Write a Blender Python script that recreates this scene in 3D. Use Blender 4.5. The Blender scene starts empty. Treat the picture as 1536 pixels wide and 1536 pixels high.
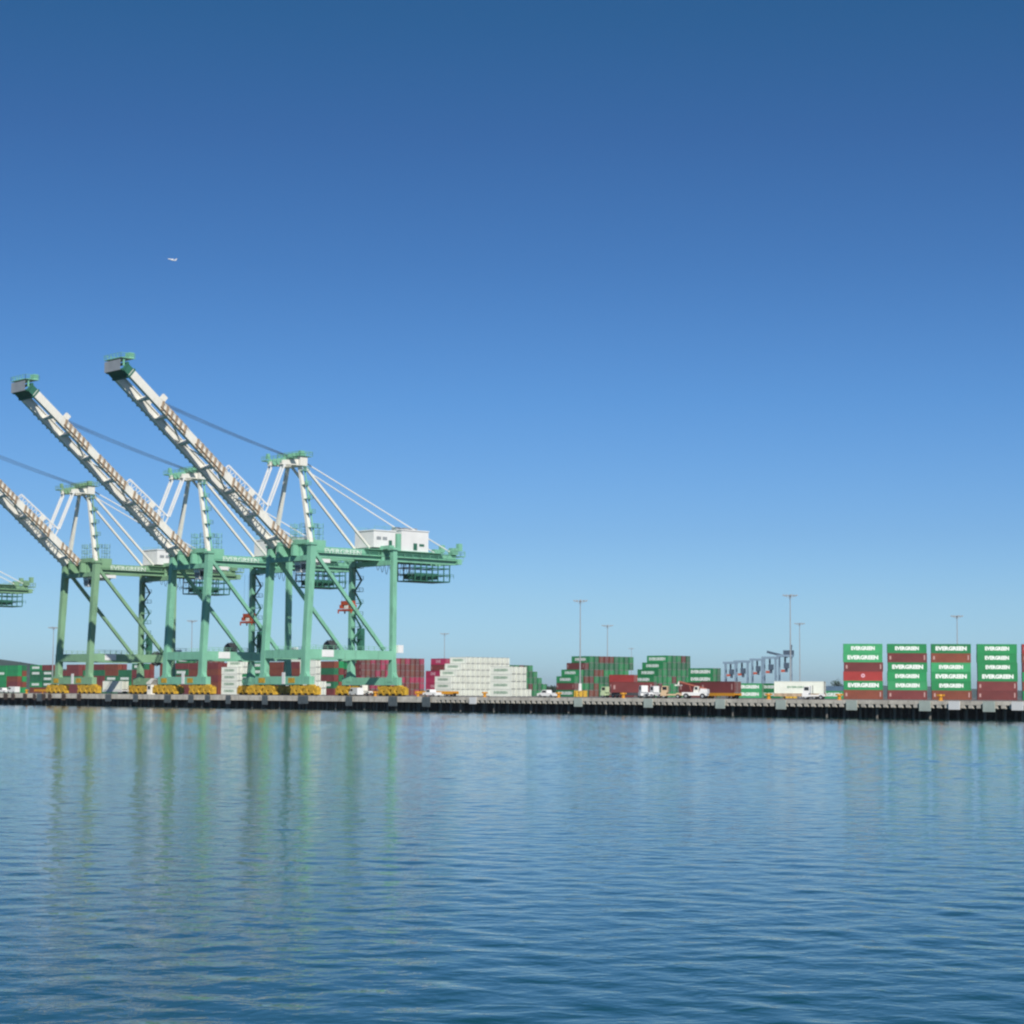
import bpy, math, random
from mathutils import Vector, Matrix
random.seed(7)
sc = bpy.context.scene
col = sc.collection
PI = math.pi

# ------------------------------------------------------------------ camera
W0 = 1536.0
FPX = 3080.0                      # focal length in pixels of the photograph
HY, ROLL = 1042.0, 0.0066         # horizon row at the picture's centre, and its slope
DECK, EYE = 3.48, 4.18            # wharf deck and camera height above the water
rho = math.atan(ROLL); pit = math.atan((HY - 768) / FPX)
Fv = Vector((0, math.cos(pit), math.sin(pit)))
R0 = Vector((1, 0, 0)); U0 = R0.cross(Fv)
Rv = R0 * math.cos(rho) + U0 * math.sin(rho)
Uv = U0 * math.cos(rho) - R0 * math.sin(rho)
CAM = Vector((0, 0, EYE))
cd = bpy.data.cameras.new('camera'); cam = bpy.data.objects.new('camera', cd); col.objects.link(cam)
m3 = Matrix((Rv, Uv, -Fv)).transposed()
cam.matrix_world = Matrix.Translation(CAM) @ m3.to_4x4()
cd.sensor_width = 36; cd.lens = 36 * FPX / W0
cd.clip_start = 0.5; cd.clip_end = 60000
sc.camera = cam

def proj(p):
    d = Vector(p) - CAM; z = d.dot(Fv)
    return 768 + FPX * d.dot(Rv) / z, 768 - FPX * d.dot(Uv) / z
def at(x, y, Z):
    d = Rv * ((x - 768) / FPX) - Uv * ((y - 768) / FPX) + Fv
    return CAM + d * (Z / d.y)
def ground(x, Z, z=DECK):
    p = at(x, 1040, Z); p.z = z
    for _ in range(4):
        p.x += (x - proj(p)[0]) * Z / FPX
    return p

# ------------------------------------------------------------------ materials
MATS = {}
def mat(name, rgb, rough=0.6, var=0.0, noise=0.12, scale=1.0, metal=0.0, dirt=None, stretch=(1, 1, 1), spec=0.3):
    """Painted / bare surface: base colour broken up by two sizes of noise, optional dirt streaks, per-object variation."""
    if name in MATS: return MATS[name]
    m = bpy.data.materials.new(name); m.use_nodes = True
    nt = m.node_tree; N = nt.nodes; L = nt.links
    b = N['Principled BSDF']
    b.inputs['Roughness'].default_value = rough; b.inputs['Metallic'].default_value = metal
    b.inputs['Specular IOR Level'].default_value = spec
    tc = N.new('ShaderNodeTexCoord'); mp = N.new('ShaderNodeMapping'); mp.inputs['Scale'].default_value = stretch
    L.new(tc.outputs['Object'], mp.inputs['Vector'])
    n1 = N.new('ShaderNodeTexNoise'); n1.inputs['Scale'].default_value = 0.35 * scale; n1.inputs['Detail'].default_value = 6
    L.new(mp.outputs['Vector'], n1.inputs['Vector'])
    mr = N.new('ShaderNodeMapRange'); mr.inputs['From Min'].default_value = 0.3; mr.inputs['From Max'].default_value = 0.7
    mr.inputs['To Min'].default_value = 1 - noise; mr.inputs['To Max'].default_value = 1 + noise
    L.new(n1.outputs['Fac'], mr.inputs['Value'])
    val = mr.outputs['Result']
    if var:
        oi = N.new('ShaderNodeObjectInfo'); mv = N.new('ShaderNodeMapRange')
        mv.inputs['To Min'].default_value = 1 - var; mv.inputs['To Max'].default_value = 1 + var
        L.new(oi.outputs['Random'], mv.inputs['Value'])
        mu = N.new('ShaderNodeMath'); mu.operation = 'MULTIPLY'
        L.new(val, mu.inputs[0]); L.new(mv.outputs['Result'], mu.inputs[1]); val = mu.outputs[0]
    vm = N.new('ShaderNodeVectorMath'); vm.operation = 'SCALE'; vm.inputs[0].default_value = rgb
    L.new(val, vm.inputs['Scale'])
    out = vm.outputs['Vector']
    if dirt:
        n2 = N.new('ShaderNodeTexNoise'); n2.inputs['Scale'].default_value = 1.1 * scale; n2.inputs['Detail'].default_value = 8
        m2 = N.new('ShaderNodeMapping'); m2.inputs['Scale'].default_value = (1.6, 1.6, 0.35)
        L.new(tc.outputs['Object'], m2.inputs['Vector']); L.new(m2.outputs['Vector'], n2.inputs['Vector'])
        r2 = N.new('ShaderNodeMapRange'); r2.inputs['From Min'].default_value = 0.54; r2.inputs['From Max'].default_value = 0.74
        r2.inputs['To Max'].default_value = dirt[1]; L.new(n2.outputs['Fac'], r2.inputs['Value'])
        mx = N.new('ShaderNodeMix'); mx.data_type = 'RGBA'
        L.new(r2.outputs['Result'], mx.inputs['Factor']); L.new(out, mx.inputs[6]); mx.inputs[7].default_value = (*dirt[0], 1)
        out = mx.outputs[2]
    L.new(out, b.inputs['Base Color'])
    MATS[name] = m
    return m

RUST = (0.20, 0.09, 0.045)
SEA = mat('seafoam_paint', (0.215, 0.50, 0.345), 0.5, noise=0.10, scale=0.5, dirt=((0.09, 0.17, 0.12), 0.45))
SAGE = mat('sage_paint', (0.225, 0.40, 0.235), 0.55, noise=0.10, scale=0.5, dirt=((0.10, 0.15, 0.09), 0.45))
DKG = mat('dark_green_paint', (0.035, 0.15, 0.10), 0.6)
CREAM = mat('cream_white_paint', (0.80, 0.78, 0.70), 0.5, noise=0.05, dirt=((0.50, 0.40, 0.29), 0.35))
WHITE = mat('white_paint', (0.78, 0.78, 0.76), 0.5, noise=0.05)
TAN = mat('tan_grating', (0.42, 0.31, 0.21), 0.8, noise=0.3, scale=4, dirt=(RUST, 0.35))
YEL = mat('yellow_paint', (0.56, 0.34, 0.03), 0.55, noise=0.3, scale=3, dirt=((0.09, 0.06, 0.02), 0.8))
AMBER = mat('amber_paint', (0.62, 0.28, 0.02), 0.55, noise=0.1)
ORED = mat('orange_red_paint', (0.42, 0.07, 0.025), 0.55, noise=0.15, scale=2)
BLK = mat('black_rubber', (0.02, 0.02, 0.022), 0.8)
ROPE = mat('wire_rope', (0.07, 0.08, 0.10), 0.6)
GREY = mat('galvanised_grey', (0.36, 0.38, 0.39), 0.45, metal=0.2)
DGREY = mat('dark_grey', (0.06, 0.065, 0.07), 0.6)
GLASS = mat('dark_glass', (0.015, 0.02, 0.025), 0.08, spec=0.6)
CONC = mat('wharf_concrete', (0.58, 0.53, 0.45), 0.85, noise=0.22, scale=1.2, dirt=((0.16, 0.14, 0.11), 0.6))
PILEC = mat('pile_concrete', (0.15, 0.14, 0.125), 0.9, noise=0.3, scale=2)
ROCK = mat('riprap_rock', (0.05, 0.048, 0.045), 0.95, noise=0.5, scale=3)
PANEL = mat('pale_fender_panel', (0.42, 0.48, 0.43), 0.7, noise=0.12, scale=2)
FENG = mat('slate_fender', (0.10, 0.12, 0.13), 0.75, noise=0.25, scale=3)
FENB = mat('brown_fender_timber', (0.085, 0.06, 0.05), 0.9, noise=0.35, scale=3)
ASPH = mat('yard_asphalt', (0.16, 0.155, 0.145), 0.9, noise=0.2, scale=0.2)
HILL = mat('scrub_hill', (0.05, 0.085, 0.06), 0.95, noise=0.4, scale=0.03)
LAND = mat('far_land', (0.10, 0.11, 0.09), 0.95, noise=0.3, scale=0.01)
PALEB = mat('pale_blue_paint', (0.17, 0.25, 0.33), 0.6)
SLATE = mat('slate_blue_paint', (0.05, 0.08, 0.12), 0.6)

CC = {  # container paint
 'green': mat('green_container_paint', (0.022, 0.245, 0.082), 0.5, var=0.22, noise=0.10, dirt=((0.05, 0.10, 0.05), 0.35)),
 'bright green': mat('bright_green_container_paint', (0.05, 0.33, 0.13), 0.5, var=0.1, noise=0.10),
 'dark green': mat('dark_green_container_paint', (0.025, 0.145, 0.065), 0.55, var=0.2, noise=0.15),
 'maroon': mat('maroon_container_paint', (0.175, 0.042, 0.040), 0.55, var=0.18, noise=0.12, dirt=((0.10, 0.05, 0.04), 0.35)),
 'brown': mat('brown_container_paint', (0.19, 0.055, 0.032), 0.6, var=0.2, noise=0.12, dirt=((0.10, 0.05, 0.03), 0.4)),
 'red': mat('red_container_paint', (0.36, 0.045, 0.04), 0.5, var=0.08, noise=0.10),
 'magenta': mat('magenta_container_paint', (0.40, 0.03, 0.095), 0.5, var=0.15, noise=0.10),
 'white': mat('white_container_paint', (0.80, 0.83, 0.73), 0.5, var=0.06, noise=0.06, dirt=((0.50, 0.47, 0.38), 0.25)),
 'blue': mat('blue_container_paint', (0.06, 0.20, 0.45), 0.5, var=0.1),
 'tan': mat('tan_container_paint', (0.45, 0.30, 0.16), 0.6, var=0.1),
 'grey blue': mat('grey_blue_container_paint', (0.10, 0.17, 0.25), 0.6, var=0.1),
}
LETW = mat('white_lettering', (0.80, 0.86, 0.80), 0.5, noise=0.02)
LETG = mat('green_lettering', (0.14, 0.34, 0.19), 0.5, noise=0.02)
LETP = mat('pale_pink_lettering', (0.72, 0.42, 0.48), 0.5, noise=0.02)
MARK = mat('pale_marking', (0.46, 0.28, 0.26), 0.6, noise=0.1)

# ------------------------------------------------------------------ mesh helpers
class MB:
    def __init__(s): s.v = []; s.f = []; s.mi = []; s.cur = 0
    def add(s, vs, fs):
        o = len(s.v); s.v += [tuple(v) for v in vs]
        for f in fs: s.f.append([i + o for i in f]); s.mi.append(s.cur)
    def box(s, x0, x1, y0, y1, z0, z1):
        s.add([(x0,y0,z0),(x1,y0,z0),(x1,y1,z0),(x0,y1,z0),(x0,y0,z1),(x1,y0,z1),(x1,y1,z1),(x0,y1,z1)],
              [(0,3,2,1),(4,5,6,7),(0,1,5,4),(1,2,6,5),(2,3,7,6),(3,0,4,7)]); return s
    def bar(s, p, q, w, h, w2=None, h2=None, up=(0, 0, 1)):
        """box beam from p to q; w is its width along the side axis, h along the up axis; may taper"""
        p = Vector(p); q = Vector(q); d = (q - p).normalized(); u = Vector(up)
        if abs(d.dot(u)) > 0.97: u = Vector((0, 1, 0))
        x = d.cross(u).normalized(); y = x.cross(d).normalized()
        w2 = w if w2 is None else w2; h2 = h if h2 is None else h2
        vs = [p + x*a*w/2 + y*b*h/2 for a, b in ((-1,-1),(1,-1),(1,1),(-1,1))] + [q + x*a*w2/2 + y*b*h2/2 for a, b in ((-1,-1),(1,-1),(1,1),(-1,1))]
        s.add(vs, [(0,3,2,1),(4,5,6,7),(0,1,5,4),(1,2,6,5),(2,3,7,6),(3,0,4,7)]); return s
    def tube(s, p, q, r, n=8, r2=None):
        p = Vector(p); q = Vector(q); d = (q - p).normalized(); u = Vector((0,0,1)) if abs(d.z) < .9 else Vector((0,1,0))
        x = d.cross(u).normalized(); y = x.cross(d); r2 = r if r2 is None else r2
        c = [(math.cos(2*PI*i/n), math.sin(2*PI*i/n)) for i in range(n)]
        vs = [p + (x*a + y*b)*r for a, b in c] + [q + (x*a + y*b)*r2 for a, b in c]
        s.add(vs, [(i, (i+1) % n, n+(i+1) % n, n+i) for i in range(n)] + [tuple(range(n-1,-1,-1)), tuple(range(n, 2*n))]); return s
    def path(s, pts, r, n=6):
        for a, b in zip(pts, pts[1:]): s.tube(a, b, r, n)
        return s
    def prism(s, poly, axis, a, b):
        """polygon of 2-D points extruded along axis 'x','y' or 'z' from a to b"""
        n = len(poly)
        def P(u, v, t): return {'x': (t, u, v), 'y': (u, t, v), 'z': (u, v, t)}[axis]
        s.add([P(u, v, a) for u, v in poly] + [P(u, v, b) for u, v in poly],
              [tuple(range(n-1,-1,-1)), tuple(range(n, 2*n))] + [(i, (i+1) % n, n+(i+1) % n, n+i) for i in range(n)]); return s
    def rail(s, p, q, h=1.1, post=2.0, r=0.05):
        """hand rail between two points: two lines and posts"""
        p = Vector(p); q = Vector(q); n = max(1, int((q - p).length / post)); z = Vector((0, 0, h))
        s.bar(p + z, q + z, 2*r, 2*r); s.bar(p + z*.55, q + z*.55, 1.4*r, 1.4*r)
        for i in range(n + 1):
            a = p.lerp(q, i / n); s.bar(a, a + z, 2*r, 2*r)
        return s
    def mesh(s, name, mats):
        import bmesh
        me = bpy.data.meshes.new(name); me.from_pydata(s.v, [], s.f)
        for m in (mats if isinstance(mats, (list, tuple)) else [mats]): me.materials.append(m)
        me.polygons.foreach_set('material_index', s.mi)
        bm = bmesh.new(); bm.from_mesh(me); bmesh.ops.recalc_face_normals(bm, faces=bm.faces); bm.to_mesh(me); bm.free()
        me.update(); return me
    def build(s, name, mats, parent=None, smooth=False):
        me = s.mesh(name, mats)
        if smooth: me.polygons.foreach_set('use_smooth', [True] * len(me.polygons))
        return link(name, me, parent)
def link(name, me, parent=None, loc=None, rz=None):
    o = bpy.data.objects.new(name, me); col.objects.link(o)
    if parent: o.parent = parent
    if loc is not None: o.location = loc
    if rz is not None: o.rotation_euler = (0, 0, rz)
    return o
def tag(o, label, cat, group=None):
    o['label'] = label; o['category'] = cat
    if group: o['group'] = group
    return o
def thing(name, label, cat, loc=(0,0,0), rz=0, group=None):
    return tag(link(name, None, None, loc, rz), label, cat, group)
def structure(o): o['kind'] = 'structure'; return o
def dup(o, parent=None):
    c = o.copy(); col.objects.link(c)
    if parent: c.parent = parent
    for ch in list(o.children): dup(ch, c)
    return c
_txt = {}
def text_mesh(body, width, height, bold=0.02):
    """lettering in the x-z plane, centred, facing -y, a little thick"""
    key = (body, width, height)
    if key in _txt: return _txt[key]
    cu = bpy.data.curves.new('lettering', 'FONT'); cu.body = body; cu.align_x = 'CENTER'; cu.align_y = 'CENTER'
    cu.size = 1; cu.offset = bold; cu.extrude = 0.0; cu.resolution_u = 2
    ob = bpy.data.objects.new('lettering', cu); col.objects.link(ob)
    dg = bpy.context.evaluated_depsgraph_get(); dg.update()
    me = bpy.data.meshes.new_from_object(ob.evaluated_get(dg)); bpy.data.objects.remove(ob); bpy.data.curves.remove(cu)
    xs = [v.co.x for v in me.vertices]; ys = [v.co.y for v in me.vertices]
    sx = width / (max(xs) - min(xs)); sy = height / (max(ys) - min(ys)); cx = (max(xs)+min(xs))/2; cy = (max(ys)+min(ys))/2
    for v in me.vertices: v.co = ((v.co.x - cx) * sx, 0, (v.co.y - cy) * sy)
    me.name = 'lettering'; _txt[key] = me
    return me
def lettering(parent, body, w, h, m, loc, rz=0, bold=0.02):
    me = text_mesh(body, w, h, bold)
    key = (me.name, m.name)
    if key not in _txt:
        me2 = me.copy(); me2.materials.clear(); me2.materials.append(m); _txt[key] = me2
    return link('lettering', _txt[key], parent, loc, rz)

# ------------------------------------------------------------------ quay frame
TH = math.radians(48.4)
QR = Vector((math.cos(TH), -math.sin(TH), 0)); QB = Vector((math.sin(TH), math.cos(TH), 0))   # along the quay, landward
Q0 = Vector((0, 492, 0))
def quay(s, back=0, z=0): return Q0 + QR * s + QB * back + Vector((0, 0, z))
def quay_s(x, back=0, z=DECK):
    lo, hi = -1200, 420
    for _ in range(50):
        mid = (lo + hi) / 2
        if proj(quay(mid, back, z))[0] < x: lo = mid
        else: hi = mid
    return lo
RZQ = -TH

# ------------------------------------------------------------------ water, land
S_L, S_R = -1500, 430
def sheet(name, pts, z, m):
    mb = MB(); mb.add([(p[0], p[1], z) for p in pts], [tuple(range(len(pts)))]); return mb.build(name, m)
wm = bpy.data.materials.new('harbour_water'); wm.use_nodes = True
nt = wm.node_tree; N = nt.nodes; L = nt.links; b = N['Principled BSDF']
b.inputs['Base Color'].default_value = (0.003, 0.062, 0.060, 1)
b.inputs['Roughness'].default_value = 0.05; b.inputs['IOR'].default_value = 1.333
b.inputs['Specular IOR Level'].default_value = 0.24
tc = N.new('ShaderNodeTexCoord')
def wave(scale, stretch, rot, detail, amp, dist=0.0):
    mp = N.new('ShaderNodeMapping'); mp.inputs['Scale'].default_value = stretch; mp.inputs['Rotation'].default_value = (0, 0, rot)
    L.new(tc.outputs['Object'], mp.inputs['Vector'])
    n = N.new('ShaderNodeTexNoise'); n.inputs['Scale'].default_value = scale; n.inputs['Detail'].default_value = detail
    n.inputs['Roughness'].default_value = 0.5; n.inputs['Distortion'].default_value = dist
    L.new(mp.outputs['Vector'], n.inputs['Vector'])
    mu = N.new('ShaderNodeMath'); mu.operation = 'MULTIPLY'; mu.inputs[1].default_value = amp
    L.new(n.outputs['Fac'], mu.inputs[0]); return mu.outputs[0]
hs = [wave(1.9, (0.9, 1, 1), 0.2, 2.5, 0.020, 0.5), wave(5.0, (0.9, 1, 1), -0.35, 2, 0.0055, 0.3)]
acc = hs[0]
for h in hs[1:]:
    ad = N.new('ShaderNodeMath'); ad.operation = 'ADD'; L.new(acc, ad.inputs[0]); L.new(h, ad.inputs[1]); acc = ad.outputs[0]
# light airs: patches of rougher and smoother water
pn = N.new('ShaderNodeTexNoise'); pn.inputs['Scale'].default_value = 0.022; pn.inputs['Detail'].default_value = 3; L.new(tc.outputs['Object'], pn.inputs['Vector'])
pr = N.new('ShaderNodeMapRange'); pr.inputs['From Min'].default_value = 0.35; pr.inputs['From Max'].default_value = 0.65
pr.inputs['To Min'].default_value = 0.65; pr.inputs['To Max'].default_value = 1.3; L.new(pn.outputs['Fac'], pr.inputs['Value'])
pm_ = N.new('ShaderNodeMath'); pm_.operation = 'MULTIPLY'; L.new(acc, pm_.inputs[0]); L.new(pr.outputs['Result'], pm_.inputs[1]); acc = pm_.outputs[0]
bu = N.new('ShaderNodeBump'); bu.inputs['Strength'].default_value = 1.0; bu.inputs['Distance'].default_value = 1.0
L.new(acc, bu.inputs['Height']); L.new(bu.outputs['Normal'], b.inputs['Normal'])
# wind waves as real relief over the basin in front of the camera, finer ripples in the bump; still water all round
import numpy as np
def build_water():
    r_ = np.random.RandomState(21)
    wl = np.exp(r_.uniform(np.log(0.65), np.log(2.6), 64)); ang = r_.normal(math.radians(-98), math.radians(62), 64)
    kx = 2*PI/wl*np.cos(ang); ky = 2*PI/wl*np.sin(ang); ph = r_.uniform(0, 2*PI, 64)
    slope = WAVE_SLOPE * np.where(wl < 1.8, 1.0, 1.8/wl); amp = slope/(2*PI/wl)*math.sqrt(2/64)*1.2
    def height(X, Y):
        h = np.zeros_like(X)
        for i in range(64): h += amp[i]*np.sin(kx[i]*X + ky[i]*Y + ph[i])
        patch = 1 + .28*np.sin(X*.035 + .9*np.sin(Y*.021)) * np.sin(Y*.043 + 1.2 + .8*np.sin(X*.03))
        return (h*patch).astype(np.float32)
    V = []; F = []; base = 0
    tq = math.tan(TH)
    def patch(d0, d1, nr, nc, half):
        nonlocal base
        a = np.linspace(-math.tan(math.radians(half)), math.tan(math.radians(half)), nc); t = np.linspace(0, 1, nr)[:, None]
        dq = 492/(1 + tq*a) + 7
        e0 = np.full_like(a, d0); e1 = np.full_like(a, d1) if d1 else dq
        Y = e0 + (e1 - e0)*t; X = Y*a
        V.append(np.stack([X, Y, height(X, Y)], -1).reshape(-1, 3))
        i = np.arange((nr - 1)*nc).reshape(nr - 1, nc)[:, :-1].ravel() + base
        F.append(np.stack([i, i + 1, i + nc + 1, i + nc], -1)); base += nr*nc
    patch(6.0, 70, 570, 700, 42); patch(69.9, 190, 600, 600, 28); patch(189.8, None, 950, 600, 22)
    V.append(np.array([(-9000, -3000, -.05), (9000, -3000, -.05), (9000, 14000, -.05), (-9000, 14000, -.05)], np.float32)); F.append(np.array([[base, base+1, base+2, base+3]]))
    V_ = np.concatenate(V).astype(np.float32); F_ = np.concatenate(F).astype(np.int32)
    me = bpy.data.meshes.new('water'); me.vertices.add(len(V_)); me.vertices.foreach_set('co', V_.ravel())
    me.loops.add(F_.size); me.loops.foreach_set('vertex_index', F_.ravel())
    me.polygons.add(len(F_)); me.polygons.foreach_set('loop_start', np.arange(0, F_.size, 4, dtype=np.int32)); me.polygons.foreach_set('use_smooth', np.ones(len(F_), bool))
    me.update(calc_edges=True); me.materials.append(wm)
    return structure(link('water', me))
WAVE_SLOPE = 0.020
build_water()

# yard: everything landward of the quay line, from 9 m behind the edge (the wharf deck covers the strip in front)
yd = [quay(S_L, 8.9), quay(S_R, 8.9), quay(S_R, 2600), quay(S_L, 2600)]
mb = MB(); n = 4
mb.add([(p.x, p.y, DECK - 0.02) for p in yd] + [(p.x, p.y, -3) for p in yd], [(0,1,2,3), (0,4,5,1), (1,5,6,2), (2,6,7,3), (3,7,4,0)])
structure(mb.build('yard_pavement', ASPH))
sl = MB()   # rock slope under the wharf
for i in range(120):
    a = S_L + (S_R - S_L) * i / 120; c = S_L + (S_R - S_L) * (i + 1) / 120
    j = random.uniform(-.4, .4)
    sl.add([quay(a, 5.5, -2), quay(c, 5.5, -2), quay(c, 8.85, 2.6), quay(a, 8.85, 2.6 + j*.3)], [(0, 1, 2, 3)])
structure(sl.build('rock_slope', ROCK))

# ------------------------------------------------------------------ wharf
wh = thing('wharf', 'long pale concrete wharf on rows of piles along the water', 'wharf', quay(0), RZQ)
d = MB(); d.box(S_L, S_R, 0.0, 8.9, DECK - 0.45, DECK); d.build('deck', CONC, wh)
fa = MB()
sS = quay_s(655)
fa.box(S_L, sS, -0.25, 0.55, DECK - 1.35, DECK + 0.06)
fa.box(sS, S_R, -0.25, 0.55, DECK - 0.7, DECK + 0.06)
fa.build('fascia', CONC, wh)
cb = MB(); s = sS + 0.4
while s < S_R:
    cb.prism([(-0.22, DECK - 0.69), (-0.22, DECK - 1.3), (0.0, DECK - 1.38), (0.5, DECK - 1.38), (0.5, DECK - 0.69)], 'x', s, s + 1.0); s += 1.85
cb.build('corbel_row', CONC, wh)
k = MB(); k.box(S_L, S_R, 0.02, 0.35, DECK + 0.002, DECK + 0.08); k.build('kerb', CONC, wh)
# piles: the hundred front ones in view, each a part; the rear rows as one
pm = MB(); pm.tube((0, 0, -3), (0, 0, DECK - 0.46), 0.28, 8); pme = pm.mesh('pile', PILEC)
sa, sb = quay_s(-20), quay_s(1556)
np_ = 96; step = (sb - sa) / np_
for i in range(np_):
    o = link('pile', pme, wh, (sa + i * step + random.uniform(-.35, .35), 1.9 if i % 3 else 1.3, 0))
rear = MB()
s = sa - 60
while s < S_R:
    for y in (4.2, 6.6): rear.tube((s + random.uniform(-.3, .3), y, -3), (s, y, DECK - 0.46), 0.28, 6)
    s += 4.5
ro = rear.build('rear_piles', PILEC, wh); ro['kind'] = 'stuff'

# fenders, bollards on the wharf
def panel_fender(x, w, m, word, cat='fender', group=None, drop=1.95):
    s = quay_s(x, -0.5)
    t = thing('fender', word, cat, quay(s), RZQ, group)
    f = MB(); f.box(-w/2, w/2, -0.72, -0.58, DECK - drop, DECK + 0.02); f.build('panel', m, t)
    f = MB()
    for xx in (-w/4, w/4): f.tube((xx, -0.57, DECK - 0.8), (xx, -0.26, DECK - 0.8), 0.3, 10)
    f.build('rubber_cone', BLK, t)
    return t
pf = (('below the yellow mast foot', 868), ('under the maroon trailer load', 973), ('under the amber trailers', 1081), ('in front of the white box trailer', 1172),
      ('below the leftmost tall front stack', 1278), ('below the second tall front stack', 1388), ('below the fourth tall front stack', 1484))
for w_, x in pf: panel_fender(x, 2.7, PANEL, 'pale grey green fender panel on wharf face ' + w_, group='pale fender panels')
for w_, x in (('beside a yellow bollard left of centre', 710), ('below the third tall front stack', 1432), ('at the right end of the wharf', 1527)):
    panel_fender(x, 2.6, WHITE, 'white fender sheet on wharf face ' + w_, group='white fender sheets', drop=1.6)
gw = ('left of the sage crane legs', 'under the white trailer by the sage crane', 'behind the cream hut on the quay', 'left of the second crane wheels', 'under the second crane wheels', 'right of the second crane wheels',
      'in front of the white container steps', 'left of the nearest crane wheels', 'under the nearest crane left leg', 'under the nearest crane right leg', 'in front of the nearest crane rear wheels', 'in front of the pink stacks', 'in front of the amber flatbed')
for w_, x in zip(gw, (60, 163, 204, 252, 287, 312, 343, 398, 452, 458, 524, 590, 640)):
    panel_fender(x, random.uniform(2.2, 3.6), FENG, 'dark slate fender on wharf face ' + w_, group='dark slate fenders', drop=random.uniform(2.0, 2.5))
bw = ('first', 'second', 'third', 'fourth', 'fifth', 'sixth', 'seventh', 'eighth')
for w_, x in zip(bw, (9, 20, 38, 52, 66, 75, 96, 119)):
    panel_fender(x, random.uniform(1.6, 2.6), FENB, 'brown timber fender, %s from the left end of the wharf' % w_, group='brown timber fenders', drop=2.0)
bo = MB()
bo.prism([(math.cos(a*PI/6)*.5, math.sin(a*PI/6)*.5) for a in range(12)], 'z', 0, 0.12)
bo.tube((0,0,.12), (0,0,.75), .27, 12, .3); bo.tube((0,0,.75), (0,0,1.05), .48, 12, .36); bo.bar((-.7,0,.92), (.7,0,.92), .26, .26)
bme = bo.mesh('mooring_bollard', AMBER)
for w_, x in (('beside the white fender sheet left of centre', 727), ('in front of the sloping green steps', 838), ('in front of the low two tier green containers', 1153), ('at the foot of the leftmost tall front stack', 1259),
              ('below the third tall front stack', 1411), ('in front of the nearest crane rear wheels', 563), ('left of the amber flatbed', 627), ('at far left beside the brown fenders', 40), ('in front of the red containers', 935)):
    o = link('mooring_bollard', bme, None, quay(quay_s(x, 0.9), 0.9, DECK), RZQ); o.scale = (1.25,) * 3
    tag(o, 'amber mooring bollard on the wharf edge ' + w_, 'bollard', 'amber bollards along the wharf')

# ------------------------------------------------------------------ ship-to-shore cranes
SX, G = 9.6, 30.2
HINGE = Vector((0, -1.2, 41.0)); TIP = Vector((0, -55.0, 85.2))
BD = (TIP - HINGE).normalized(); BN = Vector((1, 0, 0)).cross(BD).normalized()
if BN.z < 0: BN = -BN
BL = (TIP - HINGE).length
SECT = {1: ((0.5, 8), (14, 25), (29, 41), (45, 55)), -1: ((1, 24), (28, 42), (46, 62))}
def bp(t, x=0, up=0): return HINGE + BD * t + Vector((x, 0, 0)) + BN * up

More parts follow.
